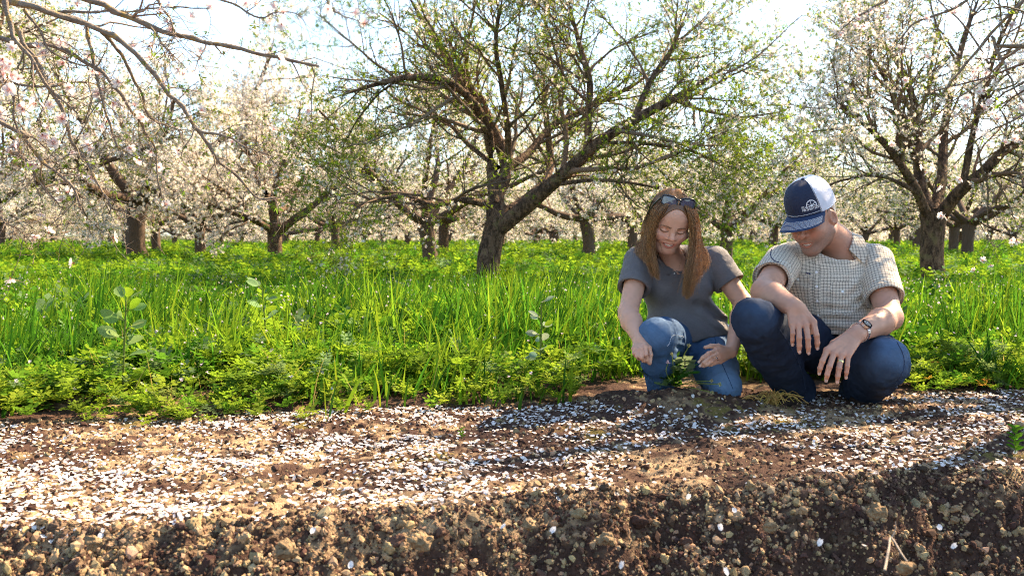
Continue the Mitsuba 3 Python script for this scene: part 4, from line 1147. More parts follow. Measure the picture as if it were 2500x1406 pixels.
def iso(sdf, lo, hi, h, level=3, pad=1.6):
    """surface nets of sdf = 0 in the box, evaluated only near the surface"""
    lo, hi = np.asarray(lo, float), np.asarray(hi, float)
    n = np.ceil((hi - lo) / (h * 2 ** level)).astype(int)
    c = np.stack(np.meshgrid(*[np.arange(k) for k in n], indexing='ij'), -1).reshape(-1, 3)
    for l in range(level, -1, -1):
        s = h * 2 ** l
        d = sdf(lo + (c + 0.5) * s)
        c = c[np.abs(d) < s * 0.866 * pad + 0.002 * (l > 0)]
        if l:
            o = np.stack(np.meshgrid([0, 1], [0, 1], [0, 1], indexing='ij'), -1).reshape(-1, 3)
            c = (c[:, None] * 2 + o).reshape(-1, 3)
    M = int((n.max() + 2) * 2 ** level + 4)
    code = lambda q: (q[..., 0] * M + q[..., 1]) * M + q[..., 2]  # noqa: E731
    O = np.array([[i, j, k] for i in (0, 1) for j in (0, 1) for k in (0, 1)])
    cc = code(c[:, None] + O)
    u, inv = np.unique(cc, return_inverse=True)
    inv = inv.reshape(cc.shape)
    pu = np.stack([u // (M * M), u // M % M, u % M], -1)
    d = sdf(lo + pu * h)
    ins = d < 0
    cs = ins[inv]
    act = cs.any(1) & ~cs.all(1)
    c, inv = c[act], inv[act]
    dv = d[inv]
    acc, cnt = np.zeros((len(c), 3)), np.zeros(len(c))
    for a in range(8):
        for b in range(a + 1, 8):
            if np.abs(O[a] - O[b]).sum() == 1:
                x = (dv[:, a] < 0) != (dv[:, b] < 0)
                t = dv[x, a] / (dv[x, a] - dv[x, b])
                acc[x] += O[a] + t[:, None] * (O[b] - O[a])
                cnt[x] += 1
    v = lo + (c + acc / cnt[:, None]) * h
    key = code(c)
    order = np.argsort(key)
    sk = key[order]

    def find(q):
        k = code(q)
        i = np.clip(np.searchsorted(sk, k), 0, len(sk) - 1)
        return np.where(sk[i] == k, order[i], -1)

    F = []
    pos = np.searchsorted(u, code(pu))
    for ax in range(3):
        e = np.zeros(3, int)
        e[ax] = 1
        nb = code(pu + e)
        j = np.clip(np.searchsorted(u, nb), 0, len(u) - 1)
        x = (u[j] == nb) & (ins != ins[j])
        q, first = pu[x], ins[x]
        b, g = np.zeros(3, int), np.zeros(3, int)
        b[(ax + 1) % 3], g[(ax + 2) % 3] = 1, 1
        quad = np.stack([find(q - b - g), find(q - g), find(q), find(q - b)], -1)
        ok = (quad >= 0).all(1)
        quad, first = quad[ok], first[ok]
        quad = np.where(first[:, None], quad, quad[:, ::-1])
        F += [quad[:, [0, 1, 2]], quad[:, [0, 2, 3]]]
    return v, np.vstack(F)


def refine(sdf, v, steps=2, e=0.0006):
    for _ in range(steps):
        d = sdf(v)
        g = np.stack([sdf(v + np.eye(3)[k] * e) - sdf(v - np.eye(3)[k] * e) for k in range(3)], -1) / (2 * e)
        v = v - d[:, None] * g / np.maximum((g ** 2).sum(1, keepdims=True), 0.2)
    return v


def grad(sdf, v, e=0.001):
    return unit(np.stack([sdf(v + np.eye(3)[k] * e) - sdf(v - np.eye(3)[k] * e) for k in range(3)], -1))


def march(sdf, o, d, steps=60, off=0.0):
    """first hit of rays on the surface"""
    o = np.array(o, float)
    d = np.broadcast_to(unit(d), o.shape)
    for _ in range(steps):
        o = o + d * (sdf(o) - off)[:, None] * 0.8
    return o


def patch(sdf, outline, D0, thick=0.0015, res=14, lift=0.001, D1=None):
    """a thin piece of cloth on the surface: outline = pixels of a 4-corner patch (tl, tr, br, bl), seen from the front"""
    q = np.array(outline, float)
    u, w = np.meshgrid(np.linspace(0, 1, res), np.linspace(0, 1, res), indexing='ij')
    xy = ((1 - u) * (1 - w))[..., None] * q[0] + (u * (1 - w))[..., None] * q[1] + (u * w)[..., None] * q[2] + ((1 - u) * w)[..., None] * q[3]
    o = np.array([P(a, b, D0) for a, b in xy.reshape(-1, 2)])
    s = march(sdf, o, o - EYE, 60, 0.0)
    n = grad(sdf, s)
    return grid_slab(s + n * lift, n, thick, res, res), xy.reshape(-1, 2)


def grid_slab(s, n, thick, a, b):
    v = np.vstack([s, s + n * thick])
    i, j = np.meshgrid(np.arange(a - 1), np.arange(b - 1), indexing='ij')
    k = (i * b + j).ravel()
    top = np.vstack([np.stack([k, k + b, k + b + 1], 1), np.stack([k, k + b + 1, k + 1], 1)])
    m = a * b
    rim = np.concatenate([np.arange(b), np.arange(1, a) * b + b - 1, (a - 1) * b + np.arange(b - 2, -1, -1), np.arange(a - 2, 0, -1) * b])
    nx = np.roll(rim, -1)
    side = np.vstack([np.stack([rim, nx, nx + m], 1), np.stack([rim, nx + m, rim + m], 1)])
    f = np.vstack([top[:, ::-1], top + m, side])
    t = top[len(top) // 2] + m
    if np.cross(v[t[1]] - v[t[0]], v[t[2]] - v[t[0]]) @ np.atleast_2d(n)[min(t[0] - m, len(n) - 1)] < 0:
        f = f[:, ::-1]
    return v, f


def face_warp(q):
    """the woman's lower face is shorter and her face a little wider than the plain head"""
    q = q.copy()
    y = q[:, 1]
    q[:, 1] = np.where(y > 0, y, np.where(y > -0.0545, 1.28 * y, y - 0.01526))
    q[:, 0] /= 1.06
    return q


def face_unwarp(v):
    v = v.copy()
    y = v[:, 1]
    v[:, 1] = np.where(y > 0, y, np.where(y > -0.06976, y / 1.28, y + 0.01526))
    v[:, 0] *= 1.06
    return v


def head_sdf(p, o, R, s, man=False):
    return local(p, o, 0.165, lambda q: head_full(q, o, R, s, man))


def head_full(p, o, R, s, man=False):
    SM = 6.5 if man else 9.0
    """p in the world; o origin between the eyes' height and the ears; R local to world"""
    q = (p - o) @ R / s
    q = q.copy() if man else face_warp(q)
    x = np.abs(q[:, 0])
    m = np.stack([x, q[:, 1], q[:, 2]], 1)             # mirrored
    d = ell(q, (0, 0.036, -0.012), (0.074, 0.088, 0.094))
    d = smin(d, ell(q, (0, -0.040, 0.022), (0.057 if not man else 0.061, 0.074, 0.066)), 0.035)
    d = smin(d, ell(q, (0, 0.045, 0.045), (0.058, 0.050, 0.045)), 0.03)
    d = smin(d, cone(m, (0.052 if not man else 0.057, -0.055, -0.005), (0.018, -0.102, 0.058), 0.020 if man else 0.023, 0.018 if man else 0.020), 0.03)
    d = smin(d, sph(q, (0, -0.104, 0.064), 0.021 if not man else 0.024), 0.022)
    d = smin(d, sph(m, (0.040 if man else 0.042, -0.028, 0.056), 0.023 if man else 0.026), 0.025)          # cheeks
    d = smin(d, sph(m, (0.030, -0.048, 0.068), 0.015), 0.02)
    d = smin(d, cone(m, (0.0, 0.019, 0.0835), (0.042, 0.018, 0.062), 0.011, 0.010), 0.016 if not man else 0.012)
    d = smax(d, -sph(m, (0.031, -0.002, 0.094), 0.0165), 0.014)        # sockets
    d = smin(d, ell(m, (0.0305, -0.001, 0.0715), (0.0150, 0.0115, 0.0125)), 0.004)
    d = smin(d, cone(q, (0, 0.010, 0.084), (0, -0.027, 0.1035 if not man else 0.108), 0.0085, 0.0105 if not man else 0.012), 0.012)
    d = smin(d, sph(q, (0, -0.030, 0.1015 if not man else 0.106), 0.0105 if not man else 0.0125), 0.006)
    d = smin(d, sph(m, (0.0125, -0.034, 0.090), 0.0080), 0.007)
    d = smax(d, -sph(m, (0.0065, -0.0425, 0.0965), 0.0038), 0.003)
    # mouth: muzzle, then a smile cut into it, with lips
    d = smin(d, ell(q, (0, -0.066, 0.070), (0.030, 0.022, 0.020)), 0.014)
    arc = q[:, 1] + 0.0715 - SM * q[:, 0] ** 2                         # the smile's curve
    width = 0.0265 if man else 0.0300
    end = np.clip(x / width, 0, 1.2)
    dz = q[:, 2] - (0.0885 - 16 * q[:, 0] ** 2)
    up = np.sqrt((arc - (0.0055 if man else 0.0068) * (1 - end ** 2)) ** 2 + dz ** 2 + np.clip(x - width, 0, 1) ** 2) - 0.0042 * (1 - 0.55 * end)
    lowc = q[:, 1] + 0.0715 + (0.0075 if man else 0.0088) * (1 - end ** 2) - SM * q[:, 0] ** 2
    lo = np.sqrt(lowc ** 2 + (dz + 0.001) ** 2 + np.clip(x - width, 0, 1) ** 2) - 0.0050 * (1 - 0.55 * end)
    d = smin(d, smin(up, lo, 0.0015), 0.005)
    gap = np.sqrt(((arc + 0.0012) / np.maximum((0.0042 if man else 0.0056) * (1 - end ** 2), 0.0008)) ** 2 + (np.clip(x - width + 0.002, 0, 1) / 0.002) ** 2) - 1
    gap = gap * 0.0035
    d = smax(d, -smax(gap, 0.080 - q[:, 2], 0.002), 0.0015)
    if not man:
        return d * s * 0.9
    # ears
    ear = ell(m, (0.0765, -0.006, -0.012), (0.010, 0.031, 0.020), rot([0, 1, 0], -24) @ rot([1, 0, 0], 12))
    ear = smax(ear, -ell(m, (0.086, -0.003, -0.008), (0.010, 0.020, 0.011), rot([0, 1, 0], -24)), 0.005)
    d = smin(d, ear, 0.006)
    return d * s


def head_paint(v, o, R, s, skin, man, rng_seed=3):
    SM = 6.5 if man else 9.0
    """colours of the face that are the skin's own: lips, brows, lashes, teeth, stubble, ruddy cheeks; also darker bands above and below the eyes"""
    q = (v - o) @ R / s
    q = q if man else face_warp(q)
    x = np.abs(q[:, 0])
    skin = np.asarray(skin)
    front = q[:, 2] > 0.03
    c = np.tile(skin, (len(v), 1)) * (0.93 + 0.14 * meshkit.fbm(v * 90, 3, rng_seed))[:, None]

    def lay(c, w, col):
        w = np.clip(w, 0, 1)[:, None]
        return c * (1 - w) + np.asarray(col) * w

    g = lambda cx, cy, sx, sy: np.exp(-((x - cx) / sx) ** 2 - ((q[:, 1] - cy) / sy) ** 2) * front  # noqa: E731
    c = lay(c, 0.45 * g(0.038, -0.035, 0.020, 0.018), skin * [1.08, 0.66, 0.60])
    c = lay(c, 0.40 * g(0.0, -0.030, 0.013, 0.012), skin * [1.08, 0.70, 0.64])
    c = lay(c, 0.35 * g(0.0, -0.105, 0.02, 0.015), skin * [1.05, 0.72, 0.68])
    wd = 0.0265 if man else 0.0300
    end = np.clip(x / wd, 0, 1.3)
    arc = q[:, 1] + 0.0715 - SM * q[:, 0] ** 2
    lips = (front & (q[:, 2] > 0.068) & (arc < (0.0100 if man else 0.0116) * (1 - 0.75 * end ** 2)) & (arc > -(0.0135 if man else 0.0158) * (1 - 0.8 * end ** 2)) & (x < wd + 0.001)).astype(float)
    c = lay(c, lips * (0.75 if not man else 0.45), skin * [0.85, 0.42, 0.42])
    if man:
        beard = np.clip((-0.030 - q[:, 1]) / 0.03, 0, 1) * (q[:, 2] > -0.02) * np.clip(1 - lips, 0, 1) * (0.35 + 0.65 * meshkit.noise(v * 700, 5))
        beard *= 1 - np.exp(-((x - 0.035) / 0.018) ** 2 - ((q[:, 1] + 0.03) / 0.022) ** 2)
        c = lay(c, 0.85 * beard, (0.17, 0.115, 0.09))
    inside = front & (np.abs(arc + 0.0012) < (0.0050 if man else 0.0060) * (1 - np.clip(end, 0, 1) ** 2) + 0.0006) & (x < wd - 0.001) & (q[:, 2] < 0.0862 - 14 * x ** 2) & (q[:, 2] > 0.05)
    c[inside] = (0.05, 0.015, 0.012)
    bx = np.clip((x - 0.012) / 0.036, 0, 1)
    by = 0.0195 + 0.0050 * np.sin(bx * 2.5) - 0.003 * bx
    brow = np.exp(-((q[:, 1] - by) / (0.0031 * (1.15 - 0.6 * bx))) ** 2) * (x > 0.011) * (x < 0.049) * front
    c = lay(c, 0.88 * brow, (0.060, 0.030, 0.016))
    lash_y = -0.0045 + 0.005 * ((x - 0.031) / 0.016) ** 2
    lash = np.exp(-((q[:, 1] - lash_y) / 0.0030) ** 2) * (np.abs(x - 0.031) < 0.0165) * front
    c = lay(c, 0.90 * lash, (0.020, 0.011, 0.009))
    c = lay(c, 0.5 * g(0.031, 0.0075, 0.014, 0.0022), skin * 0.62)  # darker bands above and below each eye
    c = lay(c, 0.35 * g(0.031, -0.014, 0.013, 0.003), skin * [0.72, 0.62, 0.60])
    return c


def teeth_mesh(o, R, s, SM=6.5):
    mb = MB()
    for k in range(-4, 4):
        x0 = (k + 0.5) * 0.0062
        w = 0.0058
        xs = np.array([x0 - w / 2, x0, x0 + w / 2])
        zt = 0.0842 - 15 * xs ** 2
        yt = -0.0675 + SM * xs ** 2
        yb = yt - 0.0112 + 0.0004 + 0.0008 * abs(k + 0.5)
        v = np.vstack([np.stack([xs, yt, zt], 1), np.stack([xs, (yt + yb) / 2, zt + 0.0008], 1), np.stack([xs, yb, zt], 1), np.stack([xs, yb, zt - 0.003], 1)])
        f = []
        for r in range(3):
            for t in range(2):
                a = r * 3 + t
                f += [[a, a + 3, a + 4], [a, a + 4, a + 1]]
        v = v if SM < 7 else face_unwarp(v)
        mb.add((v * s) @ R.T + o, f, (0.88, 0.85, 0.76))
    return mb


def head_frame(yaw, pitch, roll):
    return np.array([[1, 0, 0], [0, 0, -1], [0, 1, 0.0]]) @ rot([0, 1, 0], yaw) @ rot([1, 0, 0], pitch) @ rot([0, 0, 1], roll)


def hand_sdf(p, wrist, fingers, thumb, r, back):
    q = np.vstack([wrist, *fingers, thumb])
    c = (q.min(0) + q.max(0)) / 2
    return local(p, c, np.linalg.norm(q - c, axis=1).max() + 0.02, lambda x: hand_full(x, wrist, fingers, thumb, r, back))


def hand_full(p, wrist, fingers, thumb, r, back):
    """fingers: four lists of four world points (knuckle to tip); r: finger radius; back: unit vector out of the hand's back"""
    d = None
    mc = [np.asarray(f[0]) for f in fingers]
    for f, k in zip(fingers, (0.98, 1.0, 0.97, 0.84)):
        c = chain(p, f, [r * 1.14 * k, r * 1.03 * k, r * 0.93 * k, r * 0.74 * k], 0.003)
        for j, g in ((0, 1.10), (1, 1.02), (2, 0.92)):
            c = smin(c, sph(p, np.asarray(f[j]) + back * r * 0.12, r * g * k * 0.96), 0.003)
        d = c if d is None else smin(d, c, 0.0022)
    palm = None
    for m, f in zip(mc, fingers):
        base = wrist + (m - wrist) * 0.12 + (m - np.mean(mc, 0)) * 0.40
        c = cone(p, base - back * r * 0.25, m - back * r * 0.15, r * 1.55, r * 1.25)
        palm = c if palm is None else smin(palm, c, 0.010)
    for m in mc:                                              # tendons
        palm = smin(palm, cone(p, wrist + (m - wrist) * 0.35 + back * r * 0.95, m + back * r * 0.55, r * 0.18, r * 0.35), 0.007)
    d = smin(d, palm, 0.006)
    d = smin(d, chain(p, thumb, [r * 1.45, r * 1.22, r * 1.08, r * 0.86], 0.006), 0.008)
    return d


def nails(fingers, r, back, up=0.55):
    mb = MB()
    for f in fingers:
        a, b = np.asarray(f[2]), np.asarray(f[3])
        d = unit(b - a)
        n = unit(back - d * (back @ d))
        s = np.cross(d, n)
        v, f_ = np.array(ICO[1].vertices), np.array(ICO[1].faces)
        v = v * [r * 0.62, r * 0.80, r * 0.16]
        mb.add(v @ np.stack([s, d, n]) + b + d * r * 0.10 + n * r * 0.66, f_, (0.60, 0.40, 0.33))
    return mb


def ring_mesh(a, b, t, r, w, col):
    """a band round the finger bone a-b at fraction t"""
    a, b = np.asarray(a), np.asarray(b)
    c, d = a + (b - a) * t, unit(b - a)
    s = unit(np.cross(d, [0.3, 0.2, 1]))
    g = np.linspace(0, 2 * np.pi, 33)[:-1]
    q = np.cross(d, s)
    V = []
    for dr_, dd in ((0, -w / 2), (0.0011, -w / 2), (0.0011, w / 2), (0, w / 2)):
        V.append(c + (r + dr_) * (np.cos(g)[:, None] * s + np.sin(g)[:, None] * q) + d * dd)
    F = []
    for k in range(4):
        for j in range(32):
            e = (j + 1) % 32
            a0, b0 = k * 32, (k + 1) % 4 * 32
            F += [[a0 + j, b0 + e, b0 + j], [a0 + j, a0 + e, b0 + e]]
    return np.vstack(V), np.array(F)


def folds(p, a, b, amp, freq, seed, ring=0.6):
    """cloth wrinkles round a limb: ridges across its axis, broken up by noise"""
    ax = unit(np.asarray(b) - np.asarray(a))
    t = (p - a) @ ax
    w = p - a - t[:, None] * ax
    q = np.concatenate([(t * freq)[:, None] * np.ones((1, 1)), w[:, :2] * freq * ring], 1)
    n = meshkit.fbm(q + meshkit.noise(p * 9, seed + 7)[:, None] * 1.3, 3, seed)
    return amp * (1 - 2 * np.abs(2 * n - 1))


def collar(o, ax, front, rx, ry, h, drop, gap, tip, out=0.022, n=40, thick=0.0022):
    """a shirt collar round the neck: o centre, ax up the neck, front towards the opening; a stand that folds outward, points at the front"""
    ax = unit(ax)
    fr = unit(np.asarray(front) - ax * (np.asarray(front) @ ax))
    sd = np.cross(ax, fr)
    g = np.linspace(gap, 2 * np.pi - gap, n)
    e = np.abs(np.linspace(-1, 1, n))
    fall = drop + tip * np.clip((e - 0.62) / 0.38, 0, 1) ** 1.5
    rows = []
    for f_, rr, hh in ((0, 0.000, -0.012 + 0 * g), (1, 0.002, h * 0.6 + 0 * g), (2, 0.006, h + 0 * g), (3, 0.010, h - 0.002 + 0 * g), (4, out * 0.75, h - fall * 0.5), (5, out * 1.25, h - fall)):
        sink = -0.030 * np.clip((e - 0.55) / 0.45, 0, 1)          # lower at the throat
        rows.append(o + ((rx + rr) * np.cos(g) + 0)[:, None] * fr + ((ry + rr) * np.sin(g))[:, None] * sd + (hh + sink)[:, None] * ax)
    s = np.stack(rows, 0)
    return s.reshape(-1, 3), len(rows), n


def collar_mesh(*a, **k):
    thick = k.get('thick', 0.0022)
    s, r, n = collar(*a, **k)
    tm = trimesh.Trimesh(*grid_faces(s, r, n), process=False)
    nn = tm.vertex_normals
    return grid_slab(s, np.array(nn), thick, r, n)


def grid_faces(s, a, b):
    i, j = np.meshgrid(np.arange(a - 1), np.arange(b - 1), indexing='ij')
    k = (i * b + j).ravel()
    return s, np.vstack([np.stack([k, k + b, k + b + 1], 1), np.stack([k, k + b + 1, k + 1], 1)])


scene['skin'] = {'type': 'bumpmap', 'tex': proc(lambda p, n, uv: mikit.noise(p.x * 900, p.y * 900, p.z * 900), eps=4e-4), 'scale': 0.0003,
                 'bsdf': {'type': 'principled', 'base_color': VC, 'roughness': 0.48, 'specular': 0.40}}
scene['tooth'] = {'type': 'principled', 'base_color': VC, 'roughness': 0.2, 'specular': 0.5}
scene['hair'] = {'type': 'principled', 'base_color': VC, 'roughness': 0.38, 'specular': 0.55}


def denim():
    return {'type': 'bumpmap', 'tex': proc(lambda p, n, uv: mikit.noise((p.x + p.z) * 700, (p.x - p.z) * 300, p.y * 400), eps=6e-4), 'scale': 0.0006,
            'bsdf': {'type': 'principled', 'base_color': VC, 'roughness': 0.85, 'specular': 0.2}}


def denim_colours(v, w, a, b, c):
    """dye from a to b in small mottles, lightened towards c where w is high, for wear and painted knee light"""
    t = np.clip(meshkit.fbm(v * 26, 3, 8) * 0.5 + meshkit.noise(v * [420, 420, 900], 9) * 0.5, 0, 1)[:, None]
    base = np.asarray(a) * (1 - t) + np.asarray(b) * t
    return base * (1 - w[:, None]) + np.asarray(c) * (0.75 + 0.5 * t) * w[:, None]


scene['denim'] = denim()
scene['polo_cloth'] = {'type': 'bumpmap', 'tex': proc(lambda p, n, uv: mikit.noise(p.x * 600, p.y * 600, p.z * 600), eps=6e-4), 'scale': 0.0005,
                       'bsdf': {'type': 'principled', 'base_color': proc(lambda p, n, uv: mi.Color3f(0.135, 0.124, 0.126) * (0.85 + 0.3 * mikit.noise(p.x * 300, p.y * 300, p.z * 300))), 'roughness': 0.8, 'specular': 0.2, 'sheen': 0.5}}


def check_fn(p, n, uv):
    def band(t):
        f = t - dr.floor(t)
        return mikit.smoothstep(0.30, 0.38, f) * (1 - mikit.smoothstep(0.66, 0.74, f))
    a, b = band(uv.x / 0.0118), band(uv.y / 0.0118)
    c = mi.Color3f(0.64, 0.55, 0.44) * (1 - 0.38 * a) * (1 - 0.34 * b)
    return mikit.mix(c, c * mi.Color3f(0.62, 0.62, 0.72), a * b * 0.5) * (0.9 + 0.2 * mikit.noise(p.x * 500, p.y * 500, p.z * 500))


scene['check_cloth'] = {'type': 'principled', 'base_color': proc(check_fn), 'roughness': 0.85, 'specular': 0.15, 'sheen': 0.2}
scene['steel'] = {'type': 'roughconductor', 'material': 'Cr', 'alpha': 0.18}
scene['gold'] = {'type': 'roughconductor', 'material': 'Au', 'alpha': 0.15}
scene['snap_pearl'] = {'type': 'roughplastic', 'diffuse_reflectance': rgb(0.75, 0.73, 0.70), 'alpha': 0.1}
scene['thread_white'] = {'type': 'diffuse', 'reflectance': rgb(0.72, 0.72, 0.75)}
scene['thread_blue'] = {'type': 'diffuse', 'reflectance': rgb(0.03, 0.04, 0.10)}
scene['black_plastic'] = {'type': 'roughplastic', 'diffuse_reflectance': rgb(0.012, 0.013, 0.018), 'alpha': 0.08}
scene['lens_dark'] = {'type': 'principled', 'base_color': rgb(0.02, 0.035, 0.075), 'roughness': 0.06, 'specular': 0.9, 'clearcoat': 1.0}
scene['boot_leather'] = {'type': 'principled', 'base_color': rgb(0.022, 0.013, 0.009), 'roughness': 0.85, 'specular': 0.2}

for k_ in ('denim', 'snap_pearl', 'polo_cloth', 'check_cloth', 'steel', 'gold', 'black_plastic', 'lens_dark', 'thread_blue', 'thread_white'):
    scene[k_] = {'type': 'twosided', 'bsdf': scene[k_]}
# ---------------------------------------------------------------- the kneeling woman
def Z4(x, y, D):
    return P(1500 + x / 5.208, 740 + y / 5.208, D)


def W_build():
    wo = num('person')
    R = head_frame(2, 27, -9.5)
    s = 0.95
    o = P(1641, 564.5, 3.80) - R @ np.array([0, 0, 0.075]) * s
    neck0, neck1 = P(1652, 655, 3.97), o + R @ np.array([0, -0.07, -0.015]) * s
    shR, shL = P(1562, 640, 3.97), P(1745, 640, 4.02)
    elR, wrR = P(1533, 765, 3.80), P(1562, 832, 3.63)
    elL, wrL = P(1816, 742, 3.95), P(1786, 856, 3.74)
    fR = [[P(1576, 848, 3.585), P(1577, 866, 3.565), P(1580, 879, 3.575), P(1586, 887, 3.585)],
          [P(1566, 854, 3.575), P(1566, 872, 3.555), P(1571, 880, 3.575), P(1577, 883, 3.60)],
          [P(1556, 855, 3.580), P(1556, 869, 3.560), P(1560, 875, 3.585), P(1566, 876, 3.605)],
          [P(1548, 851, 3.590), P(1548, 862, 3.575), P(1552, 868, 3.595), P(1557, 869, 3.61)]]
    tR = [P(1572, 838, 3.61), P(1584, 848, 3.60), P(1588, 866, 3.59), P(1587, 883, 3.587)]
    fL = [[Z4(1290, 608, 3.68), Z4(1195, 640, 3.655), Z4(1125, 690, 3.65), Z4(1082, 742, 3.655)],
          [Z4(1310, 650, 3.675), Z4(1210, 700, 3.645), Z4(1140, 755, 3.64), Z4(1098, 795, 3.648)],
          [Z4(1325, 695, 3.675), Z4(1240, 738, 3.645), Z4(1175, 780, 3.64), Z4(1138, 803, 3.648)],
          [Z4(1345, 738, 3.68), Z4(1280, 762, 3.655), Z4(1235, 782, 3.65), Z4(1203, 794, 3.655)]]
    tL = [Z4(1420, 590, 3.72), Z4(1320, 548, 3.70), Z4(1230, 545, 3.69), Z4(1155, 562, 3.685)]
    rf = 0.0078
    backR, backL = unit(np.array([-0.2, -0.9, 0.35])), unit(np.array([0.1, -0.75, 0.65]))
    pel = P(1680, 838, 4.12)

    def skin(p):
        d = head_sdf(p, o, R, s)
        d = smin(d, cone(p, neck0, neck1, 0.045, 0.043), 0.03)
        d = smin(d, cone(p, neck0 - [0, 0, 0.03], P(1655, 690, 4.02), 0.058, 0.075), 0.04)
        for sh, el, wr, fi, th, bk in ((shR, elR, wrR, fR, tR, backR), (shL, elL, wrL, fL, tL, backL)):
            a = cone(p, sh, el, 0.046, 0.036)
            fm = el + (wr - el) * 0.3
            a = smin(a, chain(p, [el, fm, wr], [0.036, 0.0375, 0.0235], 0.02), 0.02)
            a = smin(a, hand_sdf(p, wr, fi, th, rf, bk), 0.015)
            d = smin(d, a, 0.01)
        return d

    lo, hi = np.array([0.40, 3.45, 0.10]), np.array([1.05, 4.15, 0.88])
    v, f = iso(skin, lo, hi, 0.0024)
    v = refine(skin, v, 1)
    tone = np.array([0.58, 0.315, 0.210])
    c = head_paint(v, o, R, s, tone, False)
    far = np.linalg.norm(v - o, axis=1) > 0.19
    n = meshkit.fbm(v * 60, 3, 9)
    c[far] = (tone * [1.0, 1.0, 1.0]) * (0.90 + 0.2 * n[far])[:, None]
    for fi in (fR, fL):                                  # redder knuckles
        for g in fi:
            for q in g[:2]:
                w = np.exp(-(np.linalg.norm(v - q, axis=1) / 0.011) ** 2)[:, None] * 0.35
                c = c * (1 - w) + tone * [1.02, 0.75, 0.70] * w
    # torso and legs, hidden by the clothes, close the body
    hid = MB().add(v, f, c)

    def inner(p):
        d = cone(p, P(1655, 690, 4.0), pel, 0.09, 0.10)
        d = smin(d, chain(p, [P(1650, 830, 4.06), P(1603, 825, 3.66), P(1618, 955, 3.80)], [0.055, 0.040, 0.030]), 0.03)
        return smin(d, chain(p, [P(1722, 840, 4.06), P(1766, 945, 3.74), P(1752, 965, 4.15)], [0.055, 0.038, 0.030]), 0.03)
    v2, f2 = iso(inner, [0.3, 3.4, -0.1], [1.2, 4.4, 0.75], 0.014)
    hid.add(v2, f2, tone)
    put(f'{wo}__body', hid, 'skin', smooth=True)
    put(f'{wo}__teeth', teeth_mesh(o, R, s, 9.0), 'tooth', smooth=True)
    put(f'{wo}__fingernails', nails(fL, rf, backL), 'tooth', smooth=True)
    put(f'{wo}__ring', ring_mesh(fL[2][0], fL[2][1], 0.42, rf * 1.10, 0.0026, None), 'steel', smooth=30)
    st = fL[2][0] * 0.58 + fL[2][1] * 0.42 + backL * rf * 1.25
    put(f'{wo}__ring__stone', trimesh.creation.icosphere(subdivisions=1, radius=0.0024).apply_translation(st), 'steel')

    # polo shirt
    cuffR, cuffL = shR + (elR - shR) * 0.52, shL + (elL - shL) * 0.52
    hem_n = unit(np.array([0.05, 0.25, -1.0]))
    hem_o = P(1680, 808, 4.02)

    def torso(p):
        d = cone(p, shR + [0.045, 0.02, -0.01], shL + [-0.045, 0.02, -0.01], 0.066, 0.066)
        d = smin(d, ell(p, P(1652, 690, 4.02), (0.135, 0.105, 0.12)), 0.05)
        d = smin(d, ell(p, P(1622, 700, 3.955), (0.062, 0.055, 0.055)), 0.045)
        d = smin(d, ell(p, P(1688, 702, 3.965), (0.062, 0.055, 0.055)), 0.045)
        d = smin(d, cone(p, P(1656, 720, 4.05), P(1676, 800, 4.08), 0.115, 0.135), 0.05)
        d = smin(d, cone(p, P(1640, 812, 4.0), P(1715, 818, 4.02), 0.100, 0.105), 0.05)
        # drapery: long soft folds that fall from the chest and gather at her left side
        q = p * [9, 9, 2.5] + (meshkit.noise(p * 5, 3)[:, None]) * 1.2
        d = d - 0.0090 * (1 - 2 * np.abs(2 * meshkit.fbm(q, 2, 4) - 1))
        g = np.exp(-(np.linalg.norm(p - P(1752, 770, 3.98), axis=1) / 0.09) ** 2)
        d = d - 0.011 * g * np.sin((p[:, 2] * 0.8 + p[:, 0] * 0.55) * 130 + 3 * meshkit.noise(p * 14, 2))
        d = np.maximum(d, (p - hem_o) @ hem_n - 0.012 * np.sin(p[:, 0] * 30) * 0.6)
        nk = smin(cone(p, neck0 - [0, -0.01, 0.0], neck1, 0.047, 0.060), cone(p, P(1645, 660, 3.86), P(1646, 628, 3.90), 0.003, 0.034), 0.01)
        return smax(d, -nk, 0.006)

    def sleeve(p, sh, el, cuff, seed):
        ax = unit(el - sh)
        d = cone(p, sh, sh + (el - sh) * 0.62, 0.063, 0.061)
        d = d - 0.0030 * folds(p, sh, el, 1.0, 30, seed)
        d = np.maximum(d, (p - cuff) @ ax)
        return smax(d, -cone(p, cuff - ax * 0.05, cuff + ax * 0.06, 0.045, 0.0585), 0.004)

    def polo(p):
        d = torso(p)
        d = smin(d, sleeve(p, shR, elR, cuffR, 11), 0.012)
        return smin(d, sleeve(p, shL, elL, cuffL, 12), 0.012)
    v, f = iso(polo, [0.30, 3.7, 0.18], [1.15, 4.35, 0.75], 0.0050)
    v = refine(polo, v, 1)
    put(f'{wo}__polo_shirt', (v, f), 'polo_cloth', smooth=True)
    for k, (sh, el, cuff) in enumerate(((shR, elR, cuffR), (shL, elL, cuffL))):       # ribbed cuffs
        ax = unit(el - sh)
        g = np.linspace(0, 2 * np.pi, 49)[:-1]
        a = unit(np.cross(ax, [0.2, 0.9, 0.1]))
        b = np.cross(ax, a)
        V, F = [], []
        prof = ((-0.024, 0.0600), (-0.024, 0.0645), (-0.012, 0.0650), (0.002, 0.0635), (0.003, 0.0600), (-0.012, 0.058))
        for dd, rr in prof:
            V.append(cuff + ax * dd + rr * (np.cos(g)[:, None] * a + np.sin(g)[:, None] * b))
        for r_ in range(len(prof) - 1):
            for j in range(48):
                e = (j + 1) % 48
                F += [[r_ * 48 + j, r_ * 48 + e, (r_ + 1) * 48 + e], [r_ * 48 + j, (r_ + 1) * 48 + e, (r_ + 1) * 48 + j]]
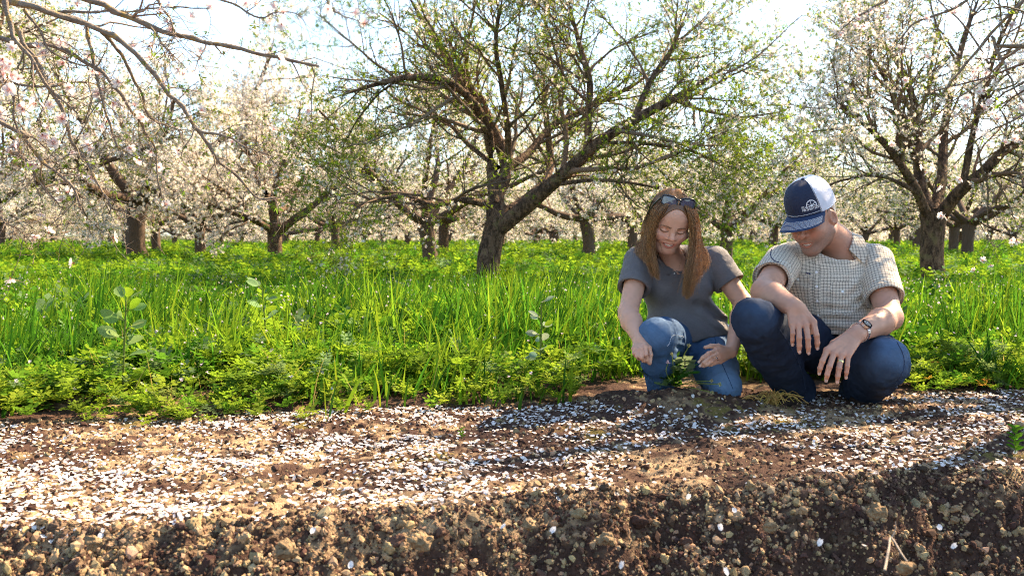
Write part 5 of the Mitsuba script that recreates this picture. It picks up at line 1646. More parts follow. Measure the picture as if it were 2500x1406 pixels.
        put(f'{wo}__polo_shirt__cuff' + ('' if k == 0 else '_001'), (np.vstack(V), np.array(F)), 'polo_cloth', smooth=40)
    for k, q in enumerate(([(1604, 634), (1617, 621), (1644, 660), (1630, 674)], [(1660, 632), (1678, 636), (1662, 672), (1647, 660)])):
        (cv, cf), _ = patch(torso, q, 3.5, 0.0030, 14, 0.0025)
        put(f'{wo}__polo_shirt__collar' + ('' if k == 0 else '_001'), (cv, cf), 'polo_cloth', smooth=40)
    (pv, pf), _ = patch(torso, [(1635, 662), (1651, 662), (1655, 690), (1636, 690)], 3.5, 0.0022, 12)
    put(f'{wo}__polo_shirt__placket', (pv, pf), 'polo_cloth', smooth=30)
    b = march(torso, P(1646, 668, 3.5)[None], P(1646, 668, 3.5) - EYE)[0]
    put(f'{wo}__polo_shirt__button', trimesh.creation.icosphere(subdivisions=2, radius=0.0036).apply_transform(np.diag([1, 0.5, 1, 1.0])).apply_translation(b + [0, -0.003, 0]), 'snap_pearl', smooth=True)
    for k, (txt, px_, py_) in enumerate((('rnia', 1699, 672), ('Science', 1699, 678))):
        tm = meshkit.text_mesh(txt, 0.0054, 0.001)
        tv = np.array(tm.vertices)
        ori = np.array([P(px_ + x * 640, py_ - y * 640 - x * 90, 3.5) for x, y in tv[:, :2]])
        hit = march(torso, ori, ori - EYE)
        hit = hit + grad(torso, hit) * (0.0006 + tv[:, 2:] * 0.8)
        put(f'{wo}__polo_shirt__chest_lettering' + ('' if k == 0 else '_001'), (hit, np.array(tm.faces)), 'thread_white')

    # jeans
    hR, kR, aR = P(1645, 838, 4.05), P(1603, 822, 3.655), P(1617, 950, 3.80)
    hL, kL, aL = P(1722, 842, 4.05), P(1768, 945, 3.745), P(1752, 960, 4.16)

    def jeans(p):
        d = cone(p, P(1640, 832, 4.10), P(1722, 836, 4.12), 0.120, 0.120)
        a = chain(p, [hR, hR + (kR - hR) * 0.6, kR, kR + (aR - kR) * 0.4, aR], [0.098, 0.078, 0.062, 0.062, 0.052], 0.02)
        b = chain(p, [hL, hL + (kL - hL) * 0.6, kL, kL + (aL - kL) * 0.4, aL], [0.100, 0.080, 0.058, 0.060, 0.052], 0.02)
        a = a - 0.0055 * folds(p, hR, kR, 1.0, 24, 21)
        b = b - 0.0055 * folds(p, hL, kL, 1.0, 24, 22)
        g = np.exp(-(np.linalg.norm(p - (kR + [0.03, 0.10, -0.07]), axis=1) / 0.07) ** 2)
        a = a - 0.008 * g * np.sin(p[:, 2] * 220 + p[:, 0] * 90)
        g = np.exp(-(np.linalg.norm(p - (kL + [0.05, 0.05, -0.02]), axis=1) / 0.05) ** 2)
        b = b - 0.006 * g * np.sin(p[:, 0] * 330 + p[:, 2] * 190)
        return smin(smin(d, a, 0.03), b, 0.03)
    v, f = iso(jeans, [0.30, 3.45, -0.12], [1.12, 4.45, 0.62], 0.0055)
    v = refine(jeans, v, 1)

    def fade(p):
        w = 0.55 * np.exp(-(((p - (hL * 0.35 + kL * 0.65)) / [0.05, 0.16, 0.12]) ** 2).sum(1))
        w = w + 0.40 * np.exp(-(np.linalg.norm(p - kL - [0, -0.03, 0.03], axis=1) / 0.07) ** 2)
        w = w + 0.35 * np.exp(-(np.linalg.norm(p - kR - [0, -0.03, 0.03], axis=1) / 0.08) ** 2)
        return np.clip(w * (0.6 + 0.8 * meshkit.fbm(p * 30, 3, 4)), 0, 0.8)
    w = fade(v)
    put(f'{wo}__jeans', (v, f), 'denim', smooth=True, color=denim_colours(v, w, (0.020, 0.048, 0.105), (0.055, 0.110, 0.205), (0.17, 0.27, 0.40)))
    seam = [(1745, 822), (1750, 850), (1760, 880), (1775, 915), (1790, 950)]
    o_ = np.array([P(a, b, 3.4) for a, b in catmull(np.array(seam, float), 24)])
    hit = march(jeans, o_, o_ - EYE, 60, 0.0006)
    put(f'{wo}__jeans__seam', MB().add(*tube(hit, 0.0018, 6), (0.035, 0.07, 0.14)), 'denim', smooth=True)
    fly = np.array([P(a, b, 3.4) for a, b in catmull(np.array([(1668, 812), (1672, 835), (1674, 860)], float), 16)])
    put(f'{wo}__jeans__fly', MB().add(*tube(march(jeans, fly, fly - EYE, 60, 0.0004), 0.0022, 6), (0.03, 0.06, 0.12)), 'denim', smooth=True)
    pk = np.array([P(a, b, 3.4) for a, b in catmull(np.array([(1669, 822), (1650, 818), (1640, 822), (1634, 838), (1628, 846)], float), 20)])
    put(f'{wo}__jeans__pocket_stitching', tube(march(jeans, pk, pk - EYE, 60, 0.0003), 0.0005, 5), 'thread_white', smooth=True)
    # boots
    bt = lambda p: smin(chain(p, [aR + [0, 0, -0.02], P(1617, 975, 3.78), P(1606, 985, 3.62)], [0.045, 0.042, 0.036], 0.02), chain(p, [aL, P(1750, 960, 4.28)], [0.045, 0.036], 0.02), 0.01)  # noqa: E731
    v, f = iso(bt, [0.4, 3.4, -0.2], [1.1, 4.6, 0.25], 0.008)
    put(f'{wo}__boots', (v, f), 'boot_leather', smooth=True)

    # hair: a scalp shell and locks of strands
    def shell(p):
        q = (p - o) @ R / s
        d = ell(q, (0, 0.040, -0.018), (0.0815, 0.093, 0.101))
        d = smin(d, ell(q, (0, -0.06, -0.050), (0.087, 0.105, 0.074)), 0.04)
        d = np.minimum(d, head_sdf(p, o, R, s) / s - 0.0035 + 0.3 * np.clip(-0.02 - q[:, 1], 0, 1))
        face = ell(q, (0, -0.034, 0.085), (0.066, 0.126, 0.092))
        d = smax(d, -face, 0.01)
        return (d) * s
    v, f = iso(shell, o - 0.2, o + 0.2, 0.0036)
    rng = np.random.default_rng(5)
    H1, H2, H3 = np.array([0.205, 0.095, 0.038]), np.array([0.46, 0.245, 0.098]), np.array([0.095, 0.043, 0.018])
    n = meshkit.fbm((v - o) @ R * [90, 20, 60], 3, 3)[:, None]
    mb = MB().add(v, f, H3 * (1 - n) + H1 * n)
    put(f'{wo}__hair', mb, 'hair', smooth=True)
    A = [[(1651, 492, 3.83), (1618, 509, 3.755), (1597, 555, 3.78), (1592, 600, 3.80), (1598, 640, 3.80), (1610, 684, 3.80)],
         [(1649, 488, 3.84), (1608, 503, 3.79), (1592, 550, 3.82), (1588, 600, 3.83), (1590, 640, 3.83), (1598, 674, 3.83)],
         [(1648, 482, 3.89), (1603, 500, 3.85), (1588, 550, 3.88), (1580, 590, 3.88), (1577, 615, 3.87), (1584, 648, 3.84)],
         [(1648, 480, 3.94), (1602, 505, 3.93), (1586, 560, 3.96), (1570, 588, 3.96), (1553, 602, 3.95), (1552, 618, 3.91)]]
    B = [[(1654, 492, 3.83), (1679, 511, 3.765), (1690, 560, 3.78), (1687, 612, 3.79), (1678, 662, 3.79), (1668, 722, 3.80)],
         [(1656, 490, 3.83), (1689, 511, 3.80), (1696, 560, 3.81), (1694, 620, 3.81), (1688, 670, 3.80), (1677, 734, 3.80)],
         [(1658, 486, 3.88), (1694, 513, 3.85), (1700, 560, 3.87), (1700, 612, 3.86), (1696, 660, 3.84), (1688, 718, 3.82)],
         [(1660, 483, 3.93), (1696, 514, 3.92), (1702, 560, 3.95), (1709, 596, 3.98), (1722, 612, 3.975), (1735, 640, 3.945)]]
    for k, G_ in enumerate((A, B)):
        G3 = np.array([[P(*q) for q in g] for g in G_])
        G3 = np.array([catmull(g, 16) for g in G3])
        m = 4200
        u = rng.uniform(0, 2.999, m)
        i = u.astype(int)
        w = (u - i)[:, None, None]
        c = G3[i] * (1 - w) + G3[i + 1] * w
        lock = (u * 7).astype(int)
        lk = np.random.default_rng(7 + k).normal(0, 1, (30, 3))
        t = np.linspace(0, 1, 16)[None, :, None]
        c = c + lk[lock][:, None] * 0.0030 * t ** 1.5 + rng.normal(0, 0.0042, (m, 1, 3)) * (0.3 + 0.8 * np.sin(np.pi * t * 0.8)) + 0.002 * np.sin(t * 7 + rng.uniform(0, 6, (m, 1, 1))) * rng.normal(0, 1, (m, 1, 3))
        fly = (rng.random((m, 1, 1)) < 0.02) * rng.normal(0, 0.016, (m, 1, 3)) * t ** 1.2
        c = c + fly
        cut = rng.uniform(0.72, 1.0, m) ** 0.5
        idx = np.linspace(0, 1, 16)[None] * cut[:, None] * 15
        a = np.minimum(idx.astype(int), 14)
        fr = (idx - a)[..., None]
        c = np.take_along_axis(c, a[..., None], 1) * (1 - fr) + np.take_along_axis(c, a[..., None] + 1, 1) * fr
        # strands lie on the head, never in it
        flat = c.reshape(-1, 3)
        for _ in range(2):
            d = shell(flat)
            push = np.clip(0.003 - d, 0, 0.03)
            near = np.linalg.norm(flat - o, axis=1) < 0.16
            flat = flat + grad(shell, flat) * (push * near)[:, None]
        c = flat.reshape(c.shape)
        r = np.where(rng.random((m, 1)) < 0.02, 0.00035, 1) * 0 + rng.uniform(0.0004, 0.0007, (m, 1)) * np.concatenate([np.full(12, 1.0), [0.9, 0.75, 0.55, 0.25]])[None]
        v, f = tubes(c, r, 3)
        tone_ = (H1 + (H2 - H1) * rng.beta(1.6, 2.2, (m, 1)) - (H1 - H3) * rng.uniform(0, 0.6, (m, 1)) * (rng.random((m, 1)) < 0.3))
        put(f'{wo}__hair__long_lock' + ('' if k == 0 else '_001'), MB().add(v, f, np.repeat(tone_, 48, 0)), 'hair', smooth=True, label='long brown hair hanging past the face', kind='stuff')
    say(wo, 'kneeling woman in grey polo shirt and blue jeans, long brown hair, smiling down', 'person')

    # sunglasses pushed up on her hair
    sg = num('sunglasses')
    say(sg, 'black sunglasses pushed up on the hair of the kneeling woman', 'sunglasses')
    c0 = o + R @ np.array([0, 0.116, 0.052]) * s
    ux, uy = R[:, 0], unit(R[:, 1] * 0.75 - R[:, 2] * 0.35)
    uz = np.cross(ux, uy)
    fr_ = MB()
    for k, sx in enumerate((-1, 1)):
        g = np.linspace(0, 2 * np.pi, 41)[:-1]
        ex = np.sign(np.cos(g)) * np.abs(np.cos(g)) ** 0.6 * 0.0290
        ey = np.sign(np.sin(g)) * np.abs(np.sin(g)) ** 0.6 * 0.0190 + 0.003 * (ex / 0.029) * sx
        wrap = lambda x_: -3.0 * x_ ** 2  # noqa: E731
        xx = sx * 0.0345 + ex
        loop = c0 + xx[:, None] * ux + ey[:, None] * uy + (wrap(xx))[:, None] * uz
        fr_.add(*tube(np.vstack([loop, loop[:1]]), 0.0034, 8, cap=False), 1)
        cc = c0 + sx * 0.0345 * ux + wrap(0.0345) * uz
        put(f'{sg}__lens' + ('' if k == 0 else '_001'), (np.vstack([loop, cc + uz * 0.002, loop - uz * 0.0015]), np.array([[j, (j + 1) % 40, 40] for j in range(40)] + [[41 + j, 41 + (j + 1) % 40, (j + 1) % 40] for j in range(40)])), 'lens_dark', smooth=30)
        hinge = c0 + sx * 0.066 * ux + wrap(0.066) * uz + uy * 0.008
        tip = o + R @ np.array([sx * 0.087, 0.01, -0.035]) * s
        put(f'{sg}__temple' + ('' if k == 0 else '_001'), tube(np.array([hinge, 0.55 * hinge + 0.45 * tip + sx * ux * 0.006, tip]), [0.0036, 0.0030, 0.0024], 8, 14), 'black_plastic', smooth=True)
    br = c0 + uy * 0.007
    fr_.add(*tube(np.array([br - ux * 0.010, br + uz * 0.003 + uy * 0.002, br + ux * 0.010]), 0.0034, 8, 8), 1)
    v, f, _ = fr_.arrays()
    put(f'{sg}__frame', (v, f), 'black_plastic', smooth=True)


W_build()
# ---------------------------------------------------------------- the crouching man
def Z5(x, y, D):
    return P(1780 + x / 4.687, 700 + y / 4.687, D)


def M_build():
    ma = num('person')
    R = head_frame(-45, 22, 4)
    s = 1.0
    o = P(2033, 531, 3.80) - R @ np.array([0.0765, -0.006, -0.012]) * s
    neck0, neck1 = P(2058, 600, 3.95), o + R @ np.array([0, -0.05, -0.035]) * s
    shR, shL = P(1912, 640, 3.92), P(2136, 640, 3.93)
    elR, wrR = P(1866, 712, 3.66), P(1943, 752, 3.46)
    elL, wrL = P(2172, 775, 3.72), P(2090, 815, 3.49)
    fR = [[Z5(965, 402, 3.425), Z5(1000, 555, 3.40), Z5(1010, 640, 3.405), Z5(1006, 695, 3.415)],
          [Z5(880, 435, 3.420), Z5(903, 590, 3.395), Z5(907, 685, 3.40), Z5(906, 748, 3.41)],
          [Z5(795, 445, 3.420), Z5(802, 585, 3.395), Z5(803, 675, 3.40), Z5(801, 735, 3.41)],
          [Z5(722, 430, 3.425), Z5(728, 535, 3.405), Z5(724, 605, 3.41), Z5(721, 650, 3.42)]]
    tR = [Z5(850, 300, 3.485), Z5(930, 370, 3.49), Z5(950, 450, 3.50), Z5(945, 520, 3.50)]
    fL = [[Z5(1120, 725, 3.41), Z5(1068, 850, 3.385), Z5(1043, 930, 3.385), Z5(1032, 980, 3.395)],
          [Z5(1198, 765, 3.405), Z5(1148, 915, 3.375), Z5(1122, 1005, 3.375), Z5(1110, 1062, 3.385)],
          [Z5(1285, 785, 3.405), Z5(1258, 930, 3.38), Z5(1243, 1020, 3.38), Z5(1236, 1078, 3.39)],
          [Z5(1362, 785, 3.41), Z5(1352, 910, 3.39), Z5(1343, 980, 3.39), Z5(1336, 1026, 3.40)]]
    tL = [Z5(1310, 580, 3.49), Z5(1190, 650, 3.48), Z5(1130, 740, 3.48), Z5(1090, 810, 3.475)]
    rf = 0.0094
    backR, backL = unit(np.array([0, -0.93, 0.36])), unit(np.array([-0.1, -0.92, 0.38]))

    def skin(p):
        d = head_sdf(p, o, R, s, True)
        d = smin(d, cone(p, neck0, neck1, 0.062, 0.058), 0.03)
        d = smin(d, cone(p, neck0 - [0, 0, 0.04], P(2040, 690, 3.98), 0.07, 0.10), 0.04)
        for sh, el, wr, fi, th, bk in ((shR, elR, wrR, fR, tR, backR), (shL, elL, wrL, fL, tL, backL)):
            a = cone(p, sh, el, 0.056, 0.046)
            fm = el + (wr - el) * 0.28
            a = smin(a, chain(p, [el, fm, wr], [0.045, 0.0475, 0.030], 0.02), 0.02)
            a = smin(a, hand_sdf(p, wr, fi, th, rf, bk), 0.016)
            d = smin(d, a, 0.01)
        return d
    v, f = iso(skin, [0.78, 3.28, 0.10], [1.62, 4.15, 0.90], 0.0025)
    v = refine(skin, v, 1)
    tone = np.array([0.46, 0.235, 0.158])
    c = head_paint(v, o, R, s, tone, True, 8)
    far = np.linalg.norm(v - o, axis=1) > 0.20
    n = meshkit.fbm(v * 50, 3, 9)
    arm = tone * [1.04, 1.06, 1.05]
    c[far] = arm * (0.84 + 0.32 * n[far])[:, None]
    for fi in (fR, fL):
        for g in fi:
            for q in g[:3]:
                w = np.exp(-(np.linalg.norm(v - q, axis=1) / 0.012) ** 2)[:, None] * 0.5
                c = c * (1 - w) + tone * [0.98, 0.72, 0.68] * w
    hid = MB().add(v, f, c)

    def inner(p):
        d = cone(p, P(2040, 690, 4.0), P(2050, 835, 4.05), 0.11, 0.12)
        d = smin(d, chain(p, [P(2000, 845, 4.0), P(1842, 782, 3.52), P(1942, 955, 3.86)], [0.055, 0.040, 0.032]), 0.03)
        return smin(d, chain(p, [P(2095, 850, 4.0), P(2160, 885, 3.56), P(2098, 962, 3.9)], [0.055, 0.040, 0.032]), 0.03)
    v2, f2 = iso(inner, [0.6, 3.3, -0.1], [1.7, 4.4, 0.8], 0.014)
    hid.add(v2, f2, tone)
    put(f'{ma}__body', hid, 'skin', smooth=True)
    put(f'{ma}__teeth', teeth_mesh(o, R, s), 'tooth', smooth=True)
    put(f'{ma}__fingernails', nails(fR, rf, backR), 'tooth', smooth=True)
    put(f'{ma}__fingernails_001', nails(fL, rf, backL), 'tooth', smooth=True)
    put(f'{ma}__ring', ring_mesh(fL[2][0], fL[2][1], 0.52, rf * 1.08, 0.0055, None), 'gold', smooth=30)

    # watch
    ax = unit(wrL - elL)
    wc = elL + (wrL - elL) * 0.90
    out = unit(backL + np.array([0.10, 0, 0.25]))
    out = unit(out - ax * (out @ ax))
    sd = np.cross(ax, out)
    mb = MB()
    g = np.linspace(0, 2 * np.pi, 25)[:-1]
    for j, a in enumerate(g):                                        # links
        q = math.cos(a) * out + math.sin(a) * sd
        t = np.cross(ax, q)
        r_ = 0.0345 * 1.0
        B_ = np.array([[x, y, z] for x in (-1, 1) for y in (-1, 1) for z in (-1, 1)]) * [0.0085, 0.0040, 0.0016]
        tri = np.array([[0, 1, 3], [0, 3, 2], [4, 6, 7], [4, 7, 5], [0, 4, 5], [0, 5, 1], [2, 3, 7], [2, 7, 6], [0, 2, 6], [0, 6, 4], [1, 5, 7], [1, 7, 3]])
        mb.add(B_ @ np.stack([ax, t, q]) + wc + q * r_, tri)
    say(f'{ma}__watch', 'steel wristwatch with red and blue bezel and dark dial')
    v, f, _ = mb.arrays()
    put(f'{ma}__watch__band', (v, f), 'steel')
    wf = wc + out * 0.0385
    B3 = np.stack([ax, sd, out], 1)
    cyl = lambda r, h, z, k=32: (np.array(trimesh.creation.cylinder(radius=r, height=h, sections=k).vertices) + [0, 0, z], np.array(trimesh.creation.cylinder(radius=r, height=h, sections=k).faces))  # noqa: E731

    def wpart(name, vf, mat, **kw):
        put(f'{ma}__watch__{name}', (vf[0] @ B3.T + wf, vf[1]), mat, smooth=30, **kw)
    wpart('case', cyl(0.0205, 0.009, 0.0), 'steel')
    ann = trimesh.creation.annulus(0.0145, 0.0196, 0.0016, sections=48)
    av = np.array(ann.vertices) + [0, 0, 0.0052]
    scene['bezel_ring'] = {'type': 'principled', 'base_color': VC, 'roughness': 0.25, 'specular': 0.6}
    bz = np.where((av[:, :1] * 0.3 + av[:, 1:2] > -0.002), np.array([[0.45, 0.02, 0.05]]), np.array([[0.03, 0.05, 0.30]]))
    put(f'{ma}__watch__bezel', (av @ B3.T + wf, np.array(ann.faces)), 'bezel_ring', color=bz, smooth=False)
    wpart('dial', cyl(0.0145, 0.001, 0.0052), 'black_plastic')
    mk = MB()
    for k in range(12):
        a = k * math.pi / 6
        m = trimesh.creation.box((0.0032, 0.0010, 0.0006))
        mk.add(np.array(m.vertices) @ rot([0, 0, 1], math.degrees(a)).T + [0.0115 * math.cos(a), 0.0115 * math.sin(a), 0.0060], m.faces)
    for a, L in ((0.7, 0.0075), (2.5, 0.0105)):
        m = trimesh.creation.box((L, 0.0011, 0.0006))
        mk.add((np.array(m.vertices) + [L / 2, 0, 0]) @ rot([0, 0, 1], math.degrees(a)).T + [0, 0, 0.0066], m.faces)
    v, f, _ = mk.arrays()
    wpart('markers', (v, f), 'thread_white')

    # shirt
    cuffR, cuffL = shR + (elR - shR) * 0.60, shL + (elL - shL) * 0.66
    up = unit(neck0 - P(2040, 800, 3.92))

    def torso(p):
        d = cone(p, shR + [0.06, 0.03, -0.02], shL + [-0.06, 0.03, -0.02], 0.080, 0.080)
        d = smin(d, cone(p, neck0 - [0.02, -0.01, 0.045], shL + [-0.03, 0.02, 0.015], 0.068, 0.055), 0.04)
        d = smin(d, cone(p, neck0 - [0.03, -0.01, 0.045], shR + [0.03, 0.02, 0.015], 0.068, 0.055), 0.04)
        d = smin(d, ell(p, P(2020, 685, 3.95), (0.170, 0.115, 0.125)), 0.06)
        d = smin(d, cone(p, P(2028, 730, 3.95), P(2044, 780, 3.96), 0.130, 0.138), 0.06)
        q = p * [8, 8, 3.0] + meshkit.noise(p * 5, 3)[:, None] * 1.3
        d = d - 0.0085 * (1 - 2 * np.abs(2 * meshkit.fbm(q, 2, 14) - 1))
        for c_, w_, fx, fz in ((P(1945, 690, 3.80), 0.06, 60, 120), (P(2098, 720, 3.82), 0.07, -90, 120), (P(2040, 780, 3.82), 0.08, 20, 150)):
            g = np.exp(-(np.linalg.norm(p - c_, axis=1) / w_) ** 2)
            d = d - 0.006 * g * np.sin(p[:, 0] * fx + p[:, 2] * fz + 3 * meshkit.noise(p * 12, 5))
        d = np.maximum(d, P(2040, 800, 3.9)[2] - 0.02 - p[:, 2])
        nk = cone(p, neck0 - [0.012, 0.035, 0.055], neck1, 0.062, 0.075)
        return smax(d, -nk, 0.006)

    def sleeve(p, sh, el, cuff, seed):
        ax_ = unit(el - sh)
        d = cone(p, sh, sh + (el - sh) * 0.8, 0.070, 0.071)
        d = d - 0.0042 * folds(p, sh, el, 1.0, 26, seed)
        d = np.maximum(d, (p - cuff) @ ax_ - 0.006 * np.sin(p[:, 0] * 25))
        return smax(d, -cone(p, cuff - ax_ * 0.06, cuff + ax_ * 0.06, 0.052, 0.0670), 0.004)

    def seam_min(a, b):
        return np.where(np.abs(a - b) < 0.004, np.minimum(a, b) + 0.0016 * (1 - np.abs(a - b) / 0.004), np.minimum(a, b))

    def shirt(p):
        d = torso(p)
        d = seam_min(smin(d, sleeve(p, shR, elR, cuffR, 31), 0.006), 9.0 + d * 0)
        return smin(d, sleeve(p, shL, elL, cuffL, 32), 0.006)
    v, f = iso(shirt, [0.72, 3.55, 0.14], [1.72, 4.35, 0.80], 0.0052)
    v = refine(shirt, v, 1)

    def cloth_uv(v):
        """the weave runs along the body and along each sleeve"""
        dt, a, b = torso(v), sleeve(v, shR, elR, cuffR, 31), sleeve(v, shL, elL, cuffL, 32)
        cx = P(2035, 700, 3.97)
        sx = unit(shL - shR)
        upv = unit(np.array([0, 0, 1.0]) - sx * sx[2])
        fw = np.cross(sx, upv)
        q = v - cx
        ang = np.arctan2(q @ sx, np.maximum(q @ fw, -9))
        u = 0.16 * ang
        top = np.clip((q @ upv - 0.05) / 0.05, 0, 1)
        uv = np.stack([u * (1 - top) + (q @ sx) * top, q @ upv - 0.85 * (q @ fw) * top], 1)
        for dd, sh, el in ((a, shR, elR), (b, shL, elL)):
            ax_ = unit(el - sh)
            e1 = unit(np.cross(ax_, [0, -1, 0.2]))
            e2 = np.cross(ax_, e1)
            w = v - sh
            on = (dd < dt)
            uv[on] = np.stack([0.072 * np.arctan2(w @ e1, w @ e2), w @ ax_], 1)[on]
        return uv
    put(f'{ma}__checked_shirt', (v, f), 'check_cloth', smooth=True, uv=cloth_uv(v))
    for k, (sh, el, cuff, rad) in enumerate(((shR, elR, cuffR, 0.0725), (shL, elL, cuffL, 0.0725))):
        ax_ = unit(el - sh)
        g = np.linspace(0, 2 * np.pi, 49)
        a = unit(np.cross(ax_, [0, -1, 0.2]))
        b = np.cross(ax_, a)
        rows, uvs = [], []
        for dd, rr in ((-0.034, rad - 0.003), (-0.034, rad + 0.001), (-0.016, rad + 0.002), (0.004, rad), (0.005, rad - 0.002), (-0.030, rad - 0.006)):
            w_ = 0.0020 * np.sin(g * 3 + k) + 0.001 * np.sin(g * 7)
            rows.append(cuff + ax_ * dd + (rr + w_)[:, None] * (np.cos(g)[:, None] * a + np.sin(g)[:, None] * b))
            uvs.append(np.stack([0.072 * g, np.full(49, dd + 0.005)], 1))
        s_, f_ = grid_faces(np.vstack(rows), 6, 49)
        put(f'{ma}__checked_shirt__cuff' + ('' if k == 0 else '_001'), (s_, f_), 'check_cloth', smooth=True, uv=np.vstack(uvs))
    cm = collar_mesh(neck0 + [-0.018, -0.012, -0.030], unit(neck1 - neck0) + [0.10, 0.35, 0.25], [-0.32, -1, 0.1], 0.074, 0.076, 0.042, 0.042, 0.40, 0.036, 0.024)
    cuv = cm[0] - neck0
    put(f'{ma}__checked_shirt__collar', cm, 'check_cloth', smooth=True, uv=np.stack([0.09 * np.arctan2(cuv[:, 0], -cuv[:, 1]), cuv[:, 2]], 1))

    def cpatch(name, corners, thick=0.0018, res=14, lift=0.0008):
        (pv, pf), xy = patch(torso, corners, 3.4, thick, res, lift)
        put(f'{ma}__checked_shirt__{name}', (pv, pf), 'check_cloth', smooth=True, uv=cloth_uv(pv) + [0.004, 0.003])
    cpatch('placket', [(1986, 632), (2001, 630), (2006, 790), (1990, 790)], 0.0022, 24)
    cpatch('pocket_flap', [(1922, 662), (1977, 674), (1976, 699), (1925, 686)])
    cpatch('pocket_flap_001', [(2030, 690), (2094, 684), (2096, 704), (2026, 706)])
    cpatch('pocket', [(1925, 682), (1976, 694), (1980, 748), (1932, 740)], 0.0012)
    cpatch('pocket_001', [(2028, 703), (2094, 701), (2096, 762), (2032, 768)], 0.0012)
    spots = [(1948, 682), (2056, 713), (1993, 665), (1994, 700), (1996, 735), (1998, 770)]
    oo = np.array([P(a, b, 3.4) for a, b in spots])
    hit = march(torso, oo, oo - EYE)
    nn = grad(torso, hit)
    for k in range(len(spots)):
        m = trimesh.creation.icosphere(subdivisions=2, radius=0.0056)
        vv = np.array(m.vertices) * [1, 1, 0.45]
        fr = frames(nn[k:k + 1], np.zeros(1))[0]
        put(f'{ma}__checked_shirt__snap' + ('' if k == 0 else f'_{k:03d}'), (vv @ np.stack([fr[:, 0], fr[:, 2], fr[:, 1]]) + hit[k] + nn[k] * 0.0035, np.array(m.faces)), 'snap_pearl', smooth=True)
    (tv, tf), _ = patch(torso, [(1969, 665), (1980, 668), (1979, 671), (1968, 668)], 3.4, 0.0012, 4, 0.0028)
    put(f'{ma}__checked_shirt__pocket_tab', (tv, tf), 'thread_blue')
    sl = lambda p: sleeve(p, shR, elR, cuffR, 31)  # noqa: E731
    pip = np.array([P(a, b, 3.4) for a, b in catmull(np.array([(1884, 608), (1881, 622), (1886, 632), (1894, 638), (1902, 640)], float), 16)])
    put(f'{ma}__checked_shirt__piping', tube(march(sl, pip, pip - EYE, 60, 0.0006), 0.0016, 5), 'thread_blue', smooth=True)

    # jeans
    hR, kR, aR = P(2000, 845, 3.98), P(1843, 782, 3.52), P(1940, 950, 3.86)
    hL, kL, aL = P(2092, 850, 3.98), P(2158, 884, 3.55), P(2098, 958, 3.93)

    def jeans(p):
        d = cone(p, P(2005, 835, 4.04), P(2085, 838, 4.05), 0.130, 0.130)
        a = chain(p, [hR, hR + (kR - hR) * 0.6, kR, kR + (aR - kR) * 0.4, aR, P(1942, 975, 3.86)], [0.098, 0.083, 0.067, 0.071, 0.060, 0.062], 0.02)
        b = chain(p, [hL, hL + (kL - hL) * 0.6, kL, kL + (aL - kL) * 0.4, aL, P(2098, 975, 3.93)], [0.102, 0.090, 0.076, 0.075, 0.062, 0.060], 0.02)
        a = a - 0.0095 * folds(p, kR, aR, 1.0, 17, 41) - 0.005 * folds(p, hR, kR, 1.0, 20, 42)
        b = b - 0.0095 * folds(p, kL, aL, 1.0, 17, 43) - 0.005 * folds(p, hL, kL, 1.0, 20, 44)
        g = np.exp(-(np.linalg.norm(p - (kR + [0.06, 0.08, -0.02]), axis=1) / 0.11) ** 2)
        a = a - 0.005 * g * (1 - 2 * np.abs(np.sin((p[:, 2] * 0.9 - p[:, 0] * 0.8) * 62 + 2 * meshkit.noise(p * 11, 6))))
        g = np.exp(-(np.linalg.norm(p - (kL + [0.07, 0.05, -0.04]), axis=1) / 0.075) ** 2)
        b = b - 0.010 * g * (1 - 2 * np.abs(np.sin(p[:, 2] * 85 + p[:, 0] * 35 + 2 * meshkit.noise(p * 11, 6))))
        return smin(smin(d, a, 0.03), b, 0.03)
    v, f = iso(jeans, [0.68, 3.35, -0.10], [1.75, 4.4, 0.66], 0.0058)
    v = refine(jeans, v, 1)
    w = 0.06 + 0.40 * np.exp(-(((v - (kL * 0.8 + hL * 0.2)) / [0.07, 0.14, 0.07]) ** 2).sum(1)) + 0.95 * np.exp(-(np.linalg.norm(v - kL - [0.01, -0.06, 0.05], axis=1) / 0.075) ** 2) + 0.30 * np.exp(-(np.linalg.norm(v - kR - [0, -0.06, 0.04], axis=1) / 0.07) ** 2)  # knee wear, with the sunlight on his left knee painted in
    w = np.clip(w * (0.55 + 0.9 * meshkit.fbm(v * 28, 3, 4)), 0, 0.85)
    put(f'{ma}__jeans', (v, f), 'denim', smooth=True, color=denim_colours(v, w, (0.0060, 0.0088, 0.0190), (0.015, 0.022, 0.044), (0.075, 0.125, 0.210)))
    for k, px_ in enumerate(([(1900, 800), (1930, 845), (1955, 900), (1968, 955)], [(2190, 835), (2206, 870), (2205, 905), (2185, 940)])):
        o_ = np.array([P(a, b, 3.3) for a, b in catmull(np.array(px_, float), 24)])
        put(f'{ma}__jeans__seam' + ('' if k == 0 else '_001'), MB().add(*tube(march(jeans, o_, o_ - EYE, 60, 0.0005), 0.0017, 6), (0.03, 0.045, 0.085)), 'denim', smooth=True)
    for k, (an, toe) in enumerate(((P(1942, 968, 3.86), P(1915, 985, 3.74)), (P(2098, 968, 3.93), P(2098, 982, 3.80)))):
        bt = lambda p: smax(chain(p, [an, an + (toe - an) * 0.5 + [0, 0, -0.01], toe], [0.046, 0.044, 0.036], 0.02), -0.012 - p[:, 2], 0.004)  # noqa: E731
        v, f = iso(bt, np.minimum(an, toe) - 0.1, np.maximum(an, toe) + 0.1, 0.006)
        put(f'{ma}__boot' + ('' if k == 0 else '_001'), (v, f), 'boot_leather', smooth=True)

